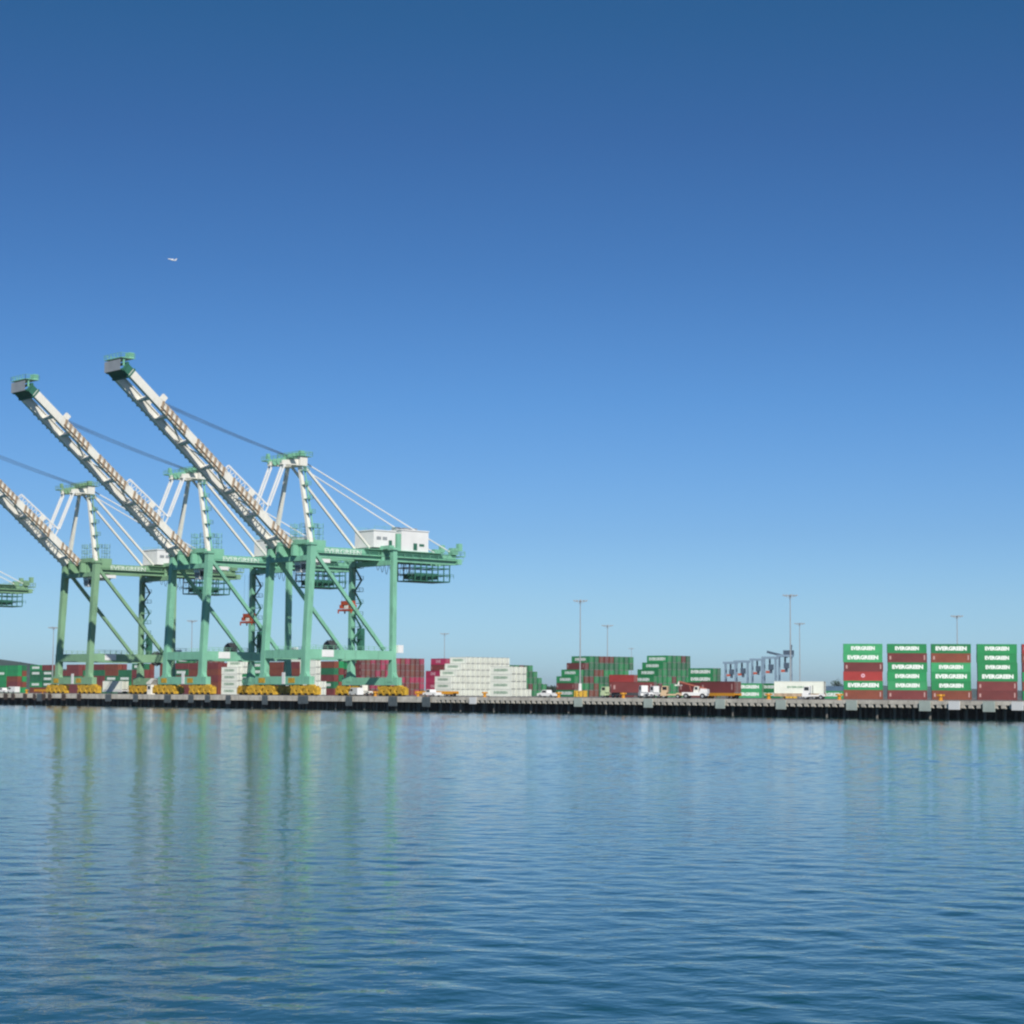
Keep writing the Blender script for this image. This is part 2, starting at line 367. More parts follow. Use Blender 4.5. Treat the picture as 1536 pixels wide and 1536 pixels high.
def make_crane(paint, reel, label, rear=True):
    t = thing('quay_crane', label, 'crane', group='container cranes with raised booms')
    def P(name, mb, m, par=t): return mb.build(name, m, par)
    # legs
    for sx in (-1, 1):
        l = MB(); l.bar((sx*SX, 0, 4.6), (sx*SX, 0.2, 12.5), 2.0, 1.7, up=(0,1,0)); l.bar((sx*SX, 0.2, 12.4), (sx*SX, 1.7, 41.2), 1.65, 1.7, 1.8, 1.9, up=(0,1,0)); P('leg', l, paint)
        l = MB(); l.bar((sx*SX, G, 4.6), (sx*SX, G, 41.2), 1.45, 1.45, up=(0,1,0)); l.bar((sx*SX, G, 4.0), (sx*SX, G, 10), 2.2, 1.9, 1.5, 1.5, up=(0,1,0)); P('leg', l, paint)
    # sill beams over the wheels, with plates
    for y in (0, G):
        s_ = MB(); s_.box(-SX - 3.2, SX + 3.2, y - 0.85, y + 0.85, 3.1, 5.3)
        for sx in (-1, 1):
            s_.prism([(sx*SX - 1.9, 5.29), (sx*SX + 1.9, 5.29), (sx*SX + 1, 6.6), (sx*SX - 1, 6.6)], 'y', y - 0.6, y + 0.6)
        P('sill_beam', s_, paint)
    pl = MB(); pl.box(-SX - 1.5, -SX + 1.6, -0.92, -0.86, 3.5, 4.9); P('sign_plate', pl, YEL)
    pl = MB(); pl.box(SX - 6.5, SX - 3.5, -0.92, -0.86, 3.5, 4.9); P('sign_plate', pl, YEL)
    pl = MB(); pl.box(0.2, 1.6, -1.0, -0.86, 3.2, 6.4); P('sign_plate', pl, WHITE)
    # wheels
    for y in (0, G):
        for cx in (-SX - 2.9, -SX + 2.9, SX - 2.9, SX + 2.9):
            g = MB()
            g.prism([(cx - 2.6, 1.5), (cx + 2.6, 1.5), (cx + 2.3, 2.2), (cx + 1.0, 3.08), (cx - 1.0, 3.08), (cx - 2.3, 2.2)], 'y', y - 0.7, y + 0.7); g.box(cx - 2.7, cx - 2.2, y - 0.85, y + 0.85, 2.0, 2.9); g.box(cx + 2.2, cx + 2.7, y - 0.85, y + 0.85, 1.9, 2.7)
            for q in (-1.45, 1.45): g.prism([(cx + q - 1.15, 0.75), (cx + q + 1.15, 0.75), (cx + q + 0.6, 1.7), (cx + q - 0.6, 1.7)], 'y', y - 0.95, y + 0.95); g.box(cx + q - 1.25, cx + q - 0.85, y - 0.8, y + 0.8, 0.3, 1.0); g.box(cx + q + 0.85, cx + q + 1.25, y - 0.8, y + 0.8, 0.3, 1.0)
            bg = P('bogie', g, YEL)
            for q in (-2.1, -0.75, 0.75, 2.1):
                w = MB(); w.tube((cx + q, y - 0.5, 0.5), (cx + q, y + 0.5, 0.5), 0.5, 12); P('wheel', w, DGREY, bg)
        for sx in (-1, 1):
            bf = MB(); bf.box(sx*(SX + 6.1) - 0.4, sx*(SX + 6.1) + 0.4, y - 0.7, y + 0.7, 0.4, 2.3); P('buffer', bf, YEL)
    # portal ring
    for sx in (-1, 1):
        p_ = MB(); p_.box(sx*SX - 0.75, sx*SX + 0.75, 0.95, G - 0.74, 10.2, 12.7); pb = P('portal_beam', p_, paint)
        rl = MB(); rl.rail((sx*(SX + 0.7), 1, 12.7), (sx*(SX + 0.7), G - 1, 12.7)); P('railing', rl, paint, pb)
    for y in (0.1, G):
        p_ = MB(); p_.box(-SX + 0.85, SX - 0.85, y - 0.7, y + 0.7, 10.3, 12.6); P('portal_beam', p_, paint)
    pl = MB(); pl.box(SX + 0.76, SX + 0.86, 5.0, 9.0, 10.7, 12.6); P('sign_plate', pl, WHITE)
    for sx in (-1, 1):
        b_ = MB(); b_.bar((sx*SX, 2.2, 39.6), (sx*SX, 27.0, 13.0), 0.85, 0.95); P('brace', b_, paint)
    # top cross beams
    for y, w in ((1.7, 2.0), (G, 1.6)):
        c_ = MB(); c_.box(-SX + 0.5, SX - 0.5, y - w/2, y + w/2, 37.0, 38.4); c_.box(-SX - 1.2, -SX + 1.2, y - 1.2, y + 1.2, 41.21, 41.9); c_.box(SX - 1.2, SX + 1.2, y - 1.2, y + 1.2, 41.21, 41.9)
        c_.box(-SX + 0.85, SX - 0.85, y - w/2, y + w/2, 41.6, 42.6)
        for sx in (-1, 1): c_.box(sx*4.6 - 0.3, sx*4.6 + 0.3, y - 0.5, y + 0.5, 38.4, 41.6)
        P('cross_beam', c_, paint)
    # trolley girders with walkways
    for sx in (-1, 1):
        g = MB(); g.box(sx*3.5 - 0.55, sx*3.5 + 0.55, -0.6, 57.8, 38.42, 41.4)
        gb = P('girder', g, paint)
        w = MB(); x0 = sx*4.9
        w.box(min(sx*4.06, x0), max(sx*4.06, x0), 3.2, 60, 39.6, 39.72); w.rail((x0, 3.2, 39.72), (x0, 60, 39.72), 1.1, 3.0, .04)
        P('walkway', w, paint, gb)
        if sx == 1: lettering(gb, 'EVERGREEN', 13.0, 1.5, LETW, (sx*3.5 + 0.58, 16.5, 40.3), PI/2, .03)
    e = MB()   # end of the backreach
    e.box(-5.2, 5.2, 57.6, 59.2, 38.6, 40.2)
    for x in (-5, 0, 5): e.rail((x, 52, 41.4), (x, 60.4, 41.4), 1.2)
    e.box(-5.2, 5.2, 59.2, 60.5, 40.9, 41.2); e.rail((-5.2, 60.4, 41.2), (5.2, 60.4, 41.2))
    for x in (-4, 4): e.box(x - .9, x + .9, 55.8, 58.0, 41.42, 43.4); e.box(x - .6, x + .6, 58.4, 59.8, 42.6, 44.8)
    P('backreach_end', e, paint)
    # machinery house
    h = MB(); h.box(-4.4, 4.4, 27.0, 34.8, 42.2, 46.9); h.box(-4.6, 4.6, 26.8, 35.0, 46.9, 47.2); mh = P('machinery_house', h, WHITE)
    h2 = MB() if rear else None
    if rear:
        h2.box(-4.7, 4.7, 36.8, 46.8, 41.6, 47.5); h2.box(-4.9, 4.9, 36.6, 47.0, 47.5, 47.8); mh2 = P('machinery_house', h2, WHITE)
        v = MB(); v.box(4.71, 4.76, 41.2, 42.6, 42.0, 44.0); P('door', v, DKG, mh2)
        v = MB(); v.box(4.71, 4.78, 43.4, 45.2, 43.2, 43.9); P('vent', v, DKG, mh2)
        for y in (38.6, 41.6, 44.8):
            v = MB(); v.box(-1.2, 1.0, y - .8, y + .8, 47.8, 48.7); P('roof_vent', v, GREY, mh2)
    v = MB(); v.box(4.41, 4.46, 32.4, 33.6, 42.3, 44.4); P('door', v, DKG, mh)
    for y in (28.0, 30.2):
        v = MB(); v.box(4.41, 4.47, y, y + 1.6, 44.4, 45.3); P('vent', v, GREY, mh)
    rl = MB()
    for x in (-4.5, 4.5): rl.rail((x, 27.2, 47.2), (x, 34.6, 47.2), 1.0, 2.5, .035)
    P('railing', rl, paint, mh)
    h = MB(); h.box(-4.9, 4.9, 35.2, 36.5, 41.5, 46.4); h.box(-5.6, 5.6, 23.8, 52, 41.42, 41.6); P('machinery_deck', h, paint)
    # cage slung under the backreach
    c = MB()
    for z in (33.4, 35.2, 37.2):
        for x in (-4, 4): c.bar((x, 42.5, z), (x, 55.5, z), .28, .28)
        for y in (42.5, 46.8, 51.1, 55.5): c.bar((-4, y, z), (4, y, z), .25, .25)
    for y in (42.5, 44.7, 46.8, 49, 51.1, 53.3, 55.5):
        for x in (-4, 4): c.bar((x, y, 33.4), (x, y, 38.4), .25, .25)
    c.box(-4, 4, 42.5, 55.5, 33.2, 33.38); c.box(-3, 3, 44, 52, 34.0, 35.6)
    for x in (-4, 4): c.rail((x, 40, 34.5), (x, 57, 34.5), 1.1, 1.2)
    P('service_cage', c, DKG)
    # festoon loops
    f = MB()
    for i in range(9):
        y0 = 29 + i * 1.55
        f.path([(3.0, y0 + 1.5*u/6, 38.3 - (2.6 + (i % 3)*.5)*math.sin(PI*u/6)) for u in range(7)], .07, 5)
    P('festoon_cable', f, ROPE)
    # trolley and cab parked at the front
    tr = MB(); tr.box(-4.2, 4.2, 5.2, 12.0, 37.0, 38.0); tr.box(-2.6, 2.6, 6, 11, 36.4, 37.0); tl = P('trolley', tr, WHITE)
    cb_ = MB(); cb_.prism([(2.4, 34.0), (5.0, 34.0), (5.0, 36.9), (1.8, 36.9)], 'x', 1.2, 3.8); cbo = P('operator_cab', cb_, WHITE)
    gl = MB(); gl.box(1.3, 3.7, 2.0, 2.1, 34.7, 36.4) ; gl.box(3.81, 3.85, 2.4, 4.4, 34.8, 36.3); P('window', gl, GLASS, cbo)
    # boom: two box girders, ties, tip
    for sx in (-1, 1):
        g = MB(); g.bar(bp(0.5, sx*3.6), bp(BL - 2.5, sx*3.6), 1.2, 2.2, up=tuple(BN)); bg = P('boom_girder', g, CREAM)
        xo = sx*4.55
        for a0, a1 in SECT[sx]:
            w = MB()
            w.bar(bp(a0, xo, -0.6), bp(a1, xo, -0.6), .5, .12, up=tuple(BN))
            q = a0
            while q < a1: w.bar(bp(q, sx*4.3, -1.2), bp(q + 1.3, sx*4.7, 1.0), .2, .6); q += 1.8
            w.bar(bp(a0, sx*4.75, .9), bp(a1, sx*4.75, .9), .1, .1)
            P('walkway', w, TAN, bg)
        w = MB(); w.bar(bp(1, sx*2.7, 1.0), bp(BL - 3, sx*2.7, 1.0), .3, .25); P('trolley_rail', w, CREAM, bg)
    for q in (3.5, 13, 22.5, 32, 41.5, 51, 58):
        b_ = MB(); b_.bar(bp(q, -2.9), bp(q, 2.9), 0.7, 1.2, up=tuple(BN)); P('boom_tie', b_, CREAM)
    for i, q in enumerate((13, 22.5, 32, 41.5)):
        b_ = MB(); a = 1 if i % 2 else -1; b_.bar(bp(q, -2.9*a, .2), bp(q + 9.5, 2.9*a, .2), .4, .4); P('boom_tie', b_, CREAM)
    for q, x in ((55.5, 3.6), (55.5, -3.6), (19, 3.6), (19, -3.6)):
        b_ = MB(); b_.box(-.45, .45, -.8, .8, 0, 1.6); o = P('stay_bracket', b_, CREAM); o.location = bp(q, x, 1.25); o.rotation_euler = (-math.atan2(BD.z, -BD.y), 0, 0)
    tp = MB()
    e0 = bp(BL, 0); up = tuple(BN)
    for q in (BL - 2.9, BL - 0.4):
        for u_ in (-1.2, 1.2): tp.bar(bp(q, -4.1, u_), bp(q, 4.1, u_), .55, .55, up=up)
        for x in (-4, 0, 4): tp.bar(bp(q, x, -1.2), bp(q, x, 1.2), .5, .5, up=(1, 0, 0))
    for x in (-4, 4):
        tp.bar(bp(BL - 2.9, x, 0), bp(BL - 0.4, x, 0), .25, 2.3, up=up)
    tp.bar(bp(BL - 2.7, 0, -1.0), bp(BL - 0.6, 0, -1.0), 7.6, .3, up=up)
    P('boom_tip', tp, DKG)
    tp = MB(); z1 = e0.z + 1.9; y1 = e0.y
    tp.box(-4.2, 4.2, y1 - 1.2, y1 + 3.0, z1, z1 + .2)
    for a, c_ in (((-4.2, y1 - 1.2), (4.2, y1 - 1.2)), ((-4.2, y1 + 3.0), (4.2, y1 + 3.0)), ((-4.2, y1 - 1.2), (-4.2, y1 + 3.0)), ((4.2, y1 - 1.2), (4.2, y1 + 3.0))):
        tp.rail((*a, z1 + .2), (*c_, z1 + .2), 1.1, 1.6, .05)
    tp.bar((3.6, y1, z1 - 2), (3.6, y1, z1 + .1), .4, .4); tp.bar((-3.6, y1, z1 - 2), (-3.6, y1, z1 + .1), .4, .4)
    tp.box(2.2, 4.1, y1 + 1.3, y1 + 2.8, z1 + .2, z1 + 1.6)
    P('tip_platform', tp, paint)
    tp = MB(); tp.box(-3.9, 3.9, y1 - 1.25, y1 - 1.15, z1 - 3.2, z1 - 0.4); P('tip_panel', tp, GREY)
    # mast over the portal
    for sx in (-1, 1):
        l = MB(); l.bar((sx*8.6, 1.9, 41.8), (sx*2.7, 2.0, 64.0), 1.1, 1.1, .85, .85, up=(0,1,0)); P('mast_leg', l, CREAM)
    m_ = MB(); m_.box(-4.8, 4.8, 0.8, 3.2, 63.4, 65.9); m_.prism([(-4.4, 63.4), (-4.4, 64.6), (1.0, 65.2), (1.0, 63.6)], 'x', -3.6, -2.4); m_.prism([(-4.4, 63.4), (-4.4, 64.6), (1.0, 65.2), (1.0, 63.6)], 'x', 2.4, 3.6)
    mhd = P('mast_head', m_, CREAM)
    for x in (-3, -1, 1, 3):
        sh = MB(); sh.tube((x - .2, -3.6, 64.4), (x + .2, -3.6, 64.4), 1.0, 14); P('sheave', sh, paint, mhd)
        sh = MB(); sh.tube((x - .2, 1.5, 66.2), (x + .2, 1.5, 66.2), 1.1, 14); P('sheave', sh, paint, mhd)
    r_ = MB()
    r_.box(-5.2, 5.2, 0.2, 4.6, 66.0, 66.12); r_.box(-5.2, 5.2, -2.4, -0.6, 65.2, 65.32)
    for a, c_ in (((-5.2, .2), (5.2, .2)), ((-5.2, 4.6), (5.2, 4.6)), ((-5.2, .2), (-5.2, 4.6)), ((5.2, .2), (5.2, 4.6))): r_.rail((*a, 66.12), (*c_, 66.12), 1.2, 1.5, .06)
    r_.rail((-5.2, -2.4, 65.3), (5.2, -2.4, 65.3), 1.1, 1.5, .06)
    r_.box(-1.4, 1.0, 2.8, 4.2, 66.12, 67.5); r_.box(3.4, 4.6, 1, 2.4, 66.12, 67.6); r_.bar((-4.6, -3.5, 65.5), (-4.6, -3.5, 67), .8, .8)
    r_.box(-5.0, -3.0, -5.4, -3.2, 64.7, 65.0); r_.rail((-5, -5.4, 65), (-3, -5.4, 65), 1, 1, .05)
    P('mast_platform', r_, paint, mhd)
    ld = MB()    # ladder and landings down the mast's right leg
    for z in (46, 50, 54, 58, 62):
        f_ = (z - 41.8) / 22.2; x = 8.6 - 5.9 * f_ + 1.2
        ld.box(x - .7, x + .9, 1.4, 3.4, z, z + .12); ld.rail((x + .9, 1.4, z), (x + .9, 3.4, z), 1.1, 1, .05); ld.rail((x - .7, 3.4, z), (x + .9, 3.4, z), 1.1, 1, .05)
    ld.bar((9.6, 2.6, 42), (4.4, 2.6, 62.5), .35, .25)
    P('ladder', ld, paint)
    # back stays: thick pair to the girders, thin pair to the backreach end
    for sx in (-1, 1):
        b_ = MB(); b_.bar((sx*2.8, 3.2, 63.9), (sx*3.5, 26.2, 42.0), .52, .62); P('backstay', b_, CREAM)
        b_ = MB(); b_.bar((sx*2.2, 3.4, 65.0), (sx*3.5, 57.5, 41.6), .26, .30); P('backstay', b_, WHITE)
    # folded forestay links
    for sx in (-1, 1):
        for xx in (2.4, 3.7):
            b_ = MB(); b_.bar((sx*xx, -3.6, 63.6), bp(12.4, sx*xx, 3.6), .36, .42); P('forestay_link', b_, WHITE)
        b_ = MB(); b_.bar(bp(12.4, sx*3.1, 3.6), bp(29, sx*3.1, 3.0), .32, .42); b_.bar(bp(29, sx*3.1, 3.0), bp(29.3, sx*3.4, 1.2), .3, .3); b_.bar(bp(12.4, sx*3.1, 3.6), bp(12, sx*3.4, 1.2), .3, .3)
        for q in range(13, 29, 2): b_.bar(bp(q, sx*3.1, 1.2), bp(q + 1, sx*3.1, 3.4), .16, .16); b_.bar(bp(q + 1, sx*3.1, 3.4), bp(q + 2, sx*3.1, 1.2), .16, .16)
        P('forestay_link', b_, WHITE)
    # boom hoist ropes
    for i, x in enumerate((-1.6, -0.9, -0.3, 0.3, 0.9, 1.6)):
        a = Vector((x, 0.5, 66.9 - .3*i)); c_ = bp(55.2, x, 3.0 - .42*i)
        pts = [a.lerp(c_, u / 10) - Vector((0, 0, (.3 + .1*(i % 3)) * math.sin(PI * u / 10))) for u in range(11)]
        b_ = MB(); b_.path(pts, .042, 5); P('hoist_rope', b_, ROPE)
    # service lattice behind the hinge
    s_ = MB()
    for x, y in ((-3, 5), (2.6, 4.6), (2.6, 9)):
        for z in (43, 44.8, 46.6):
            s_.box(x - .9, x + .9, y - .9, y + .9, z, z + .1); s_.rail((x + .9, y - .9, z), (x + .9, y + .9, z), 1, .9, .05); s_.rail((x - .9, y - .9, z), (x + .9, y - .9, z), 1, .9, .05)
        for a, c_ in ((-.9, -.9), (.9, -.9), (.9, .9), (-.9, .9)): s_.bar((x + a, y + c_, 41.42), (x + a, y + c_, 48), .1, .1)
    s_.box(-4, 4, 3.4, 10.5, 41.42, 43.2)
    P('service_tower', s_, paint)
    # lift and stairs on the left landside leg
    s_ = MB(); x, y = -SX + 1.7, G + 0.4
    for i in range(8):
        z = 13 + i * 3.4
        s_.box(x - .6, x + 1.2, y - 1.4, y + 1.4, z, z + .12); s_.rail((x + 1.2, y - 1.4, z), (x + 1.2, y + 1.4, z), 1.1, 1, .05)
        a, c_ = (-1.2, 1.2) if i % 2 else (1.2, -1.2); s_.bar((x + .6, y + a, z), (x + .6, y + c_, z + 3.4), .7, .2)
    s_.box(x - .8, x + .9, y + 0.9, y + 2.4, 12.8, 19.5)
    P('stair_tower', s_, DKG)
    # cable reel
    rx, ry, rz = reel
    w = MB(); w.tube((rx - .35, ry, rz), (rx + .35, ry, rz), 2.3, 24)
    for k_ in range(12): w.bar((rx + .4, ry, rz), (rx + .4, ry + 2.6*math.cos(k_*PI/6), rz + 2.6*math.sin(k_*PI/6)), .16, .16)
    w.bar((rx, ry, 10.5), (rx, ry, rz), .5, .5)
    P('cable_reel', w, DGREY)
    cn = MB(); cn.box(SX - .6, SX + 1.6, G + .76, G + 2.6, 12.2, 14.4); P('control_cabinet', cn, WHITE)
    return t
def place_crane(o, x):
    s_ = quay_s(x, 3.0) + SX
    o.location = quay(s_, 3.0, DECK); o.rotation_euler = (0, 0, RZQ); return s_
REEL = (-SX, 22.5, 13.6)
c1 = make_crane(SEA, REEL, 'nearest and largest seafoam green crane, boom raised, white machinery house above its rear legs')
S1 = place_crane(c1, 396)
c2 = dup(c1); c2['label'] = 'middle seafoam green crane between the sage crane and the largest crane, cream boom raised'
S2 = place_crane(c2, 249)
c3 = make_crane(SAGE, (0.5, G - 0.2, 11.6), 'sage green crane, boom cut by left picture edge, standing left of the seafoam cranes', False)
S3 = place_crane(c3, 87)
c4 = dup(c3); c4['label'] = 'sage green crane mostly out of view, only its rear girder end showing at left edge'
# slide the fourth crane until its girder end shows where the photograph has it
lo, hi = -700, -150
for _ in range(40):
    mid = (lo + hi) / 2
    if proj(quay(mid, 3.0 + 62, DECK + 40))[0] < 49: lo = mid
    else: hi = mid
c4.location = quay(lo, 3.0, DECK); c4.rotation_euler = (0, 0, RZQ)

# spreaders hang under the girders
def spreader(s_, ly, z, label):
    t = thing('spreader', label, 'spreader', quay(s_, 3.0 + ly, DECK), RZQ, 'orange red spreaders hanging under cranes')
    f = MB()
    for y in (-1.0, 1.0): f.bar((-3.1, y, z), (3.1, y, z), .42, .55)
    for x in (-3.0, -1, 1, 3.0): f.bar((x, -1.15, z), (x, 1.15, z), .5, .5)
    for x in (-3.0, 3.0):
        for y in (-1.15, 1.15): f.bar((x, y, z - .9), (x, y, z + .2), .3, .3)
    f.build('frame', ORED, t)
    h = MB(); h.box(-2.2, 2.2, -.9, .9, z + 1.5, z + 2.6); h.box(-2.6, -1.6, -1.1, 1.1, z + .5, z + 1.5); h.box(1.6, 2.6, -1.1, 1.1, z + .5, z + 1.5); h.build('headblock', ORED, t)
    w = MB(); w.box(-.5, 1.2, -1.0, -.5, z + .4, z + 1.3); w.build('motor_box', CREAM, t)
    for x in (-2, 2):
        for y in (-.7, .7):
            r_ = MB(); r_.tube((x, y, z + 2.6), (x * .9, y, 36.3), .03, 5); r_.build('hoist_rope', ROPE, t)
def locate_ly(s_, x, z):
    lo, hi = 0, 40
    for _ in range(40):
        mid = (lo + hi) / 2
        if proj(quay(s_, 3.0 + mid, DECK + z))[0] < x: lo = mid
        else: hi = mid
    return lo
spreader(S1, locate_ly(S1, 522, 25), 24.2, 'orange red spreader hanging inside the nearest seafoam crane')
spreader(S2, locate_ly(S2, 374, 22), 21.9, 'orange red spreader hanging inside the middle seafoam crane')

# ------------------------------------------------------------------ shipping containers
CL, CW, CH = 12.19, 2.44, 2.9
GEAR = mat('door_gear', (0.20, 0.21, 0.20), .6)
def container_mesh(name, m):
    b_ = MB()
    x0, x1, y0, y1 = -CL/2, CL/2, -CW/2, CW/2
    # frame: corner posts, top and bottom rails
    for x in (x0, x1 - .16):
        for y in (y0, y1 - .16): b_.box(x, x + .16, y, y + .16, .15, CH - .12)
    for y in (y0, y1 - .12): b_.box(x0, x1, y, y + .12, 0, .15); b_.box(x0, x1, y, y + .12, CH - .12, CH)
    for x in (x0, x1 - .12): b_.cur = int(x > 0); b_.box(x, x + .12, y0 + .12, y1 - .12, 0, .15); b_.box(x, x + .12, y0 + .12, y1 - .12, CH - .12, CH); b_.cur = 0
    # corrugated sides
    n_ = 26
    for y, sgn in ((y0, 1), (y1, -1)):
        xs = []; w = (CL - .32) / n_
        for i in range(n_):
            a = x0 + .16 + i * w
            xs += [(a, .075), (a + w*.36, .075), (a + w*.5, .03), (a + w*.86, .03)]
        xs.append((x1 - .16, .075))
        vs = []
        for x, d_ in xs: vs += [(x, y + sgn*d_, .15), (x, y + sgn*d_, CH - .12)]
        b_.add(vs, [(2*i, 2*i+2, 2*i+3, 2*i+1) for i in range(len(xs) - 1)])
    b_.cur = 1; b_.box(x1 - .11, x1 - .06, -.07, .07, .17, CH - .14); b_.cur = 0
    # roof, floor, blind end
    b_.add([(x0+.1,y0+.1,CH-.03),(x1-.1,y0+.1,CH-.03),(x1-.1,y1-.1,CH-.03),(x0+.1,y1-.1,CH-.03)], [(0,1,2,3)])
    b_.add([(x0+.1,y0+.1,.1),(x1-.1,y0+.1,.1),(x1-.1,y1-.1,.1),(x0+.1,y1-.1,.1)], [(3,2,1,0)])
    b_.add([(x0+.06,y0+.16,.15),(x0+.06,y1-.16,.15),(x0+.06,y1-.16,CH-.12),(x0+.06,y0+.16,CH-.12)], [(3,2,1,0)])
    # door end
    for a, c_ in ((y0+.16, -.03), (.03, y1-.05)):
        b_.box(x1 - .12, x1 - .07, a, c_, .17, CH - .14)
        for q in (.28, .72):
            y = a + (c_ - a)*q; b_.cur = 1; b_.tube((x1 - .03, y, .1), (x1 - .03, y, CH - .1), .045, 5); b_.cur = 0
        b_.box(x1 - .07, x1 - .05, a + .05, c_ - .05, .95, 1.15); b_.box(x1 - .07, x1 - .05, a + .05, c_ - .05, 1.85, 2.0)
    return b_.mesh(name, [m, GEAR])
CM = {k_: container_mesh('shipping_container', m) for k_, m in CC.items()}
MKM = []
for q_ in ((-5.55, -5.0, .9, 2.0), (5.1, 5.5, .8, 2.3)):
    mk = MB(); mk.box(q_[0], q_[1], -CW/2 - .012, -CW/2 + .02, q_[2], q_[3]); MKM.append(mk.mesh('marking', MARK))
NCON = 0
def container(colour, loc, yaw, label, letter=None, group=None, mark=False):
    global NCON; NCON += 1
    o = link('shipping_container', CM[colour], None, loc, yaw)
    tag(o, label, 'container', group)
    if letter:
        body, w, h, m = {'short': ('EVERGREEN', 7.4, 1.25, LETW), 'long': ('EVERGREEN', 9.6, 1.35, LETW), 'green': ('EVERGREEN', 7.6, 1.0, LETG), 'pink': ('ONE', 4.2, 1.5, LETP)}[letter]
        lettering(o, body, w, h, m, (0, -CW/2 - 0.012, 1.52), 0, 0.06 if letter != 'green' else 0.02)
    if mark:
        for q_ in MKM: link('marking', q_, o)
    return o
ORD = ['first', 'second', 'third', 'fourth', 'fifth', 'sixth', 'seventh', 'eighth', 'ninth', 'tenth', 'eleventh', 'twelfth', 'thirteenth', 'fourteenth', 'fifteenth', 'sixteenth']
def tier_word(k_, n_):
    q = n_ - 1 - k_
    return 'top tier' if q == 0 else 'bottom tier' if k_ == 0 and n_ > 1 else ORD[q] + ' tier down'
PITCH = 2.8
def block(x, Z, deg, starts, ends, pick, where, group):
    """rows of stacked containers seen corner-on: starts/ends give the first and past-last row of each tier from the bottom; x is the
    picture column of the near right bottom corner of row 0; pick(k, i) gives colour, lettering"""
    th = math.radians(deg); lr = Vector((math.cos(th), -math.sin(th), 0)); lb = Vector((math.sin(th), math.cos(th), 0))
    c0 = ground(x, Z); nt_ = len(starts)
    for k_ in range(nt_):
        for i in range(starts[k_], ends[k_]):
            cl, le = pick(k_, i)
            p = c0 - lr*(CL/2 + random.uniform(-.08, .08)) + lb*(CW/2 + i*PITCH) + Vector((0, 0, k_*(CH + .012)))
            what = ('lettered ' if le else 'plain ') + cl + ' container'; nr = max(ends) - min(starts)
            lab = '%s, %s%s, %s' % (what, tier_word(k_, nt_) if nt_ > 1 else 'alone', ', ' + ORD[i] + ' row back' if nr > 1 else '', where)
            if len(lab.split()) > 16: print('LONG', lab)
            container(cl, p, -th, lab, le, group, mark=(not le and i == starts[k_] and cl in ('maroon', 'brown')))
rnd = random.Random(11)
def mixed(colours, first=None):
    def pick(k_, i):
        if first and (k_, i) in first: return first[(k_, i)]
        return rnd.choice(colours), None
    return pick

# five tall stacks by the water at the right, broadside on, top to bottom
RS = [
 (1295, [('bright green','short'),('bright green','long'),('maroon',None),('red','emblem'),('green','long'),('brown',None)]),
 (1361, [('green','short'),('maroon',None),('green','long'),('green','short'),('bright green','short'),('maroon',None)]),
 (1427, [('green','long'),('brown',None),('bright green','short'),('green','long'),('green','short'),('brown',None)]),
 (1496, [('green','short'),('green','short'),('green','short'),('green','long'),('maroon',None),('maroon',None)]),
 (1564, [('red',None),('brown',None),('maroon',None),('green','short'),('brown',None),('green','short')]),
]
SW = ['leftmost tall front stack', 'second tall front stack from left', 'third tall front stack from left', 'fourth tall front stack from left', 'stack cut by right picture edge']
for (x, cols), sw in zip(RS, SW):
    Z = 652 - (x - 1295) * 0.035
    c0 = ground(x, Z)
    for q, (cl, le) in enumerate(cols):
        k_ = 5 - q
        nm = cl + ' container' + (' with wide white lettering' if le == 'long' else ' with white lettering' if le == 'short' else ' with pale round emblem' if le == 'emblem' else '')
        o = container(cl, c0 + Vector((random.uniform(-.12, .12), 0, k_*(CH + .012))), -math.radians(7), '%s, %s, %s' % (nm, tier_word(k_, 6), sw), le if le in ('short', 'long') else None, 'tall front stacks at right', mark=le is None)
        if le == 'emblem':
            e = MB(); e.tube((0, -CW/2 - .016, 1.6), (0, -CW/2 - .004, 1.6), .62, 20); em = e.build('emblem', LETP, o)
            e = MB(); e.tube((0, -CW/2 - .024, 1.6), (0, -CW/2 - .018, 1.6), .22, 16); e.build('emblem_centre', CC['red'], em)

# white stepped pile with its low front block
block(676, 921, 52, [0,0,0,1,2,3], [8,8,8,9,12,12], lambda k_, i: ('white', 'green' if i == max(0, k_-2) else None), 'tall white stepped pile', 'white stepped pile')
block(767, 800, 46, [0,0,0,0], [4,3,3,3], lambda k_, i: ('white', 'green' if i == 0 else None), 'low white block', 'low white block')
# green steps going down to the right behind the white ones
def gs(k_, i): return ('maroon' if (k_, i) in ((4, 0), (4, 4), (1, 6)) else 'green' if (k_ + i) % 3 else 'dark green', None)
block(752, 960, 50, [5,5,4,1,1], [11,10,9,8,7], gs, 'sloping green steps', 'sloping green steps')
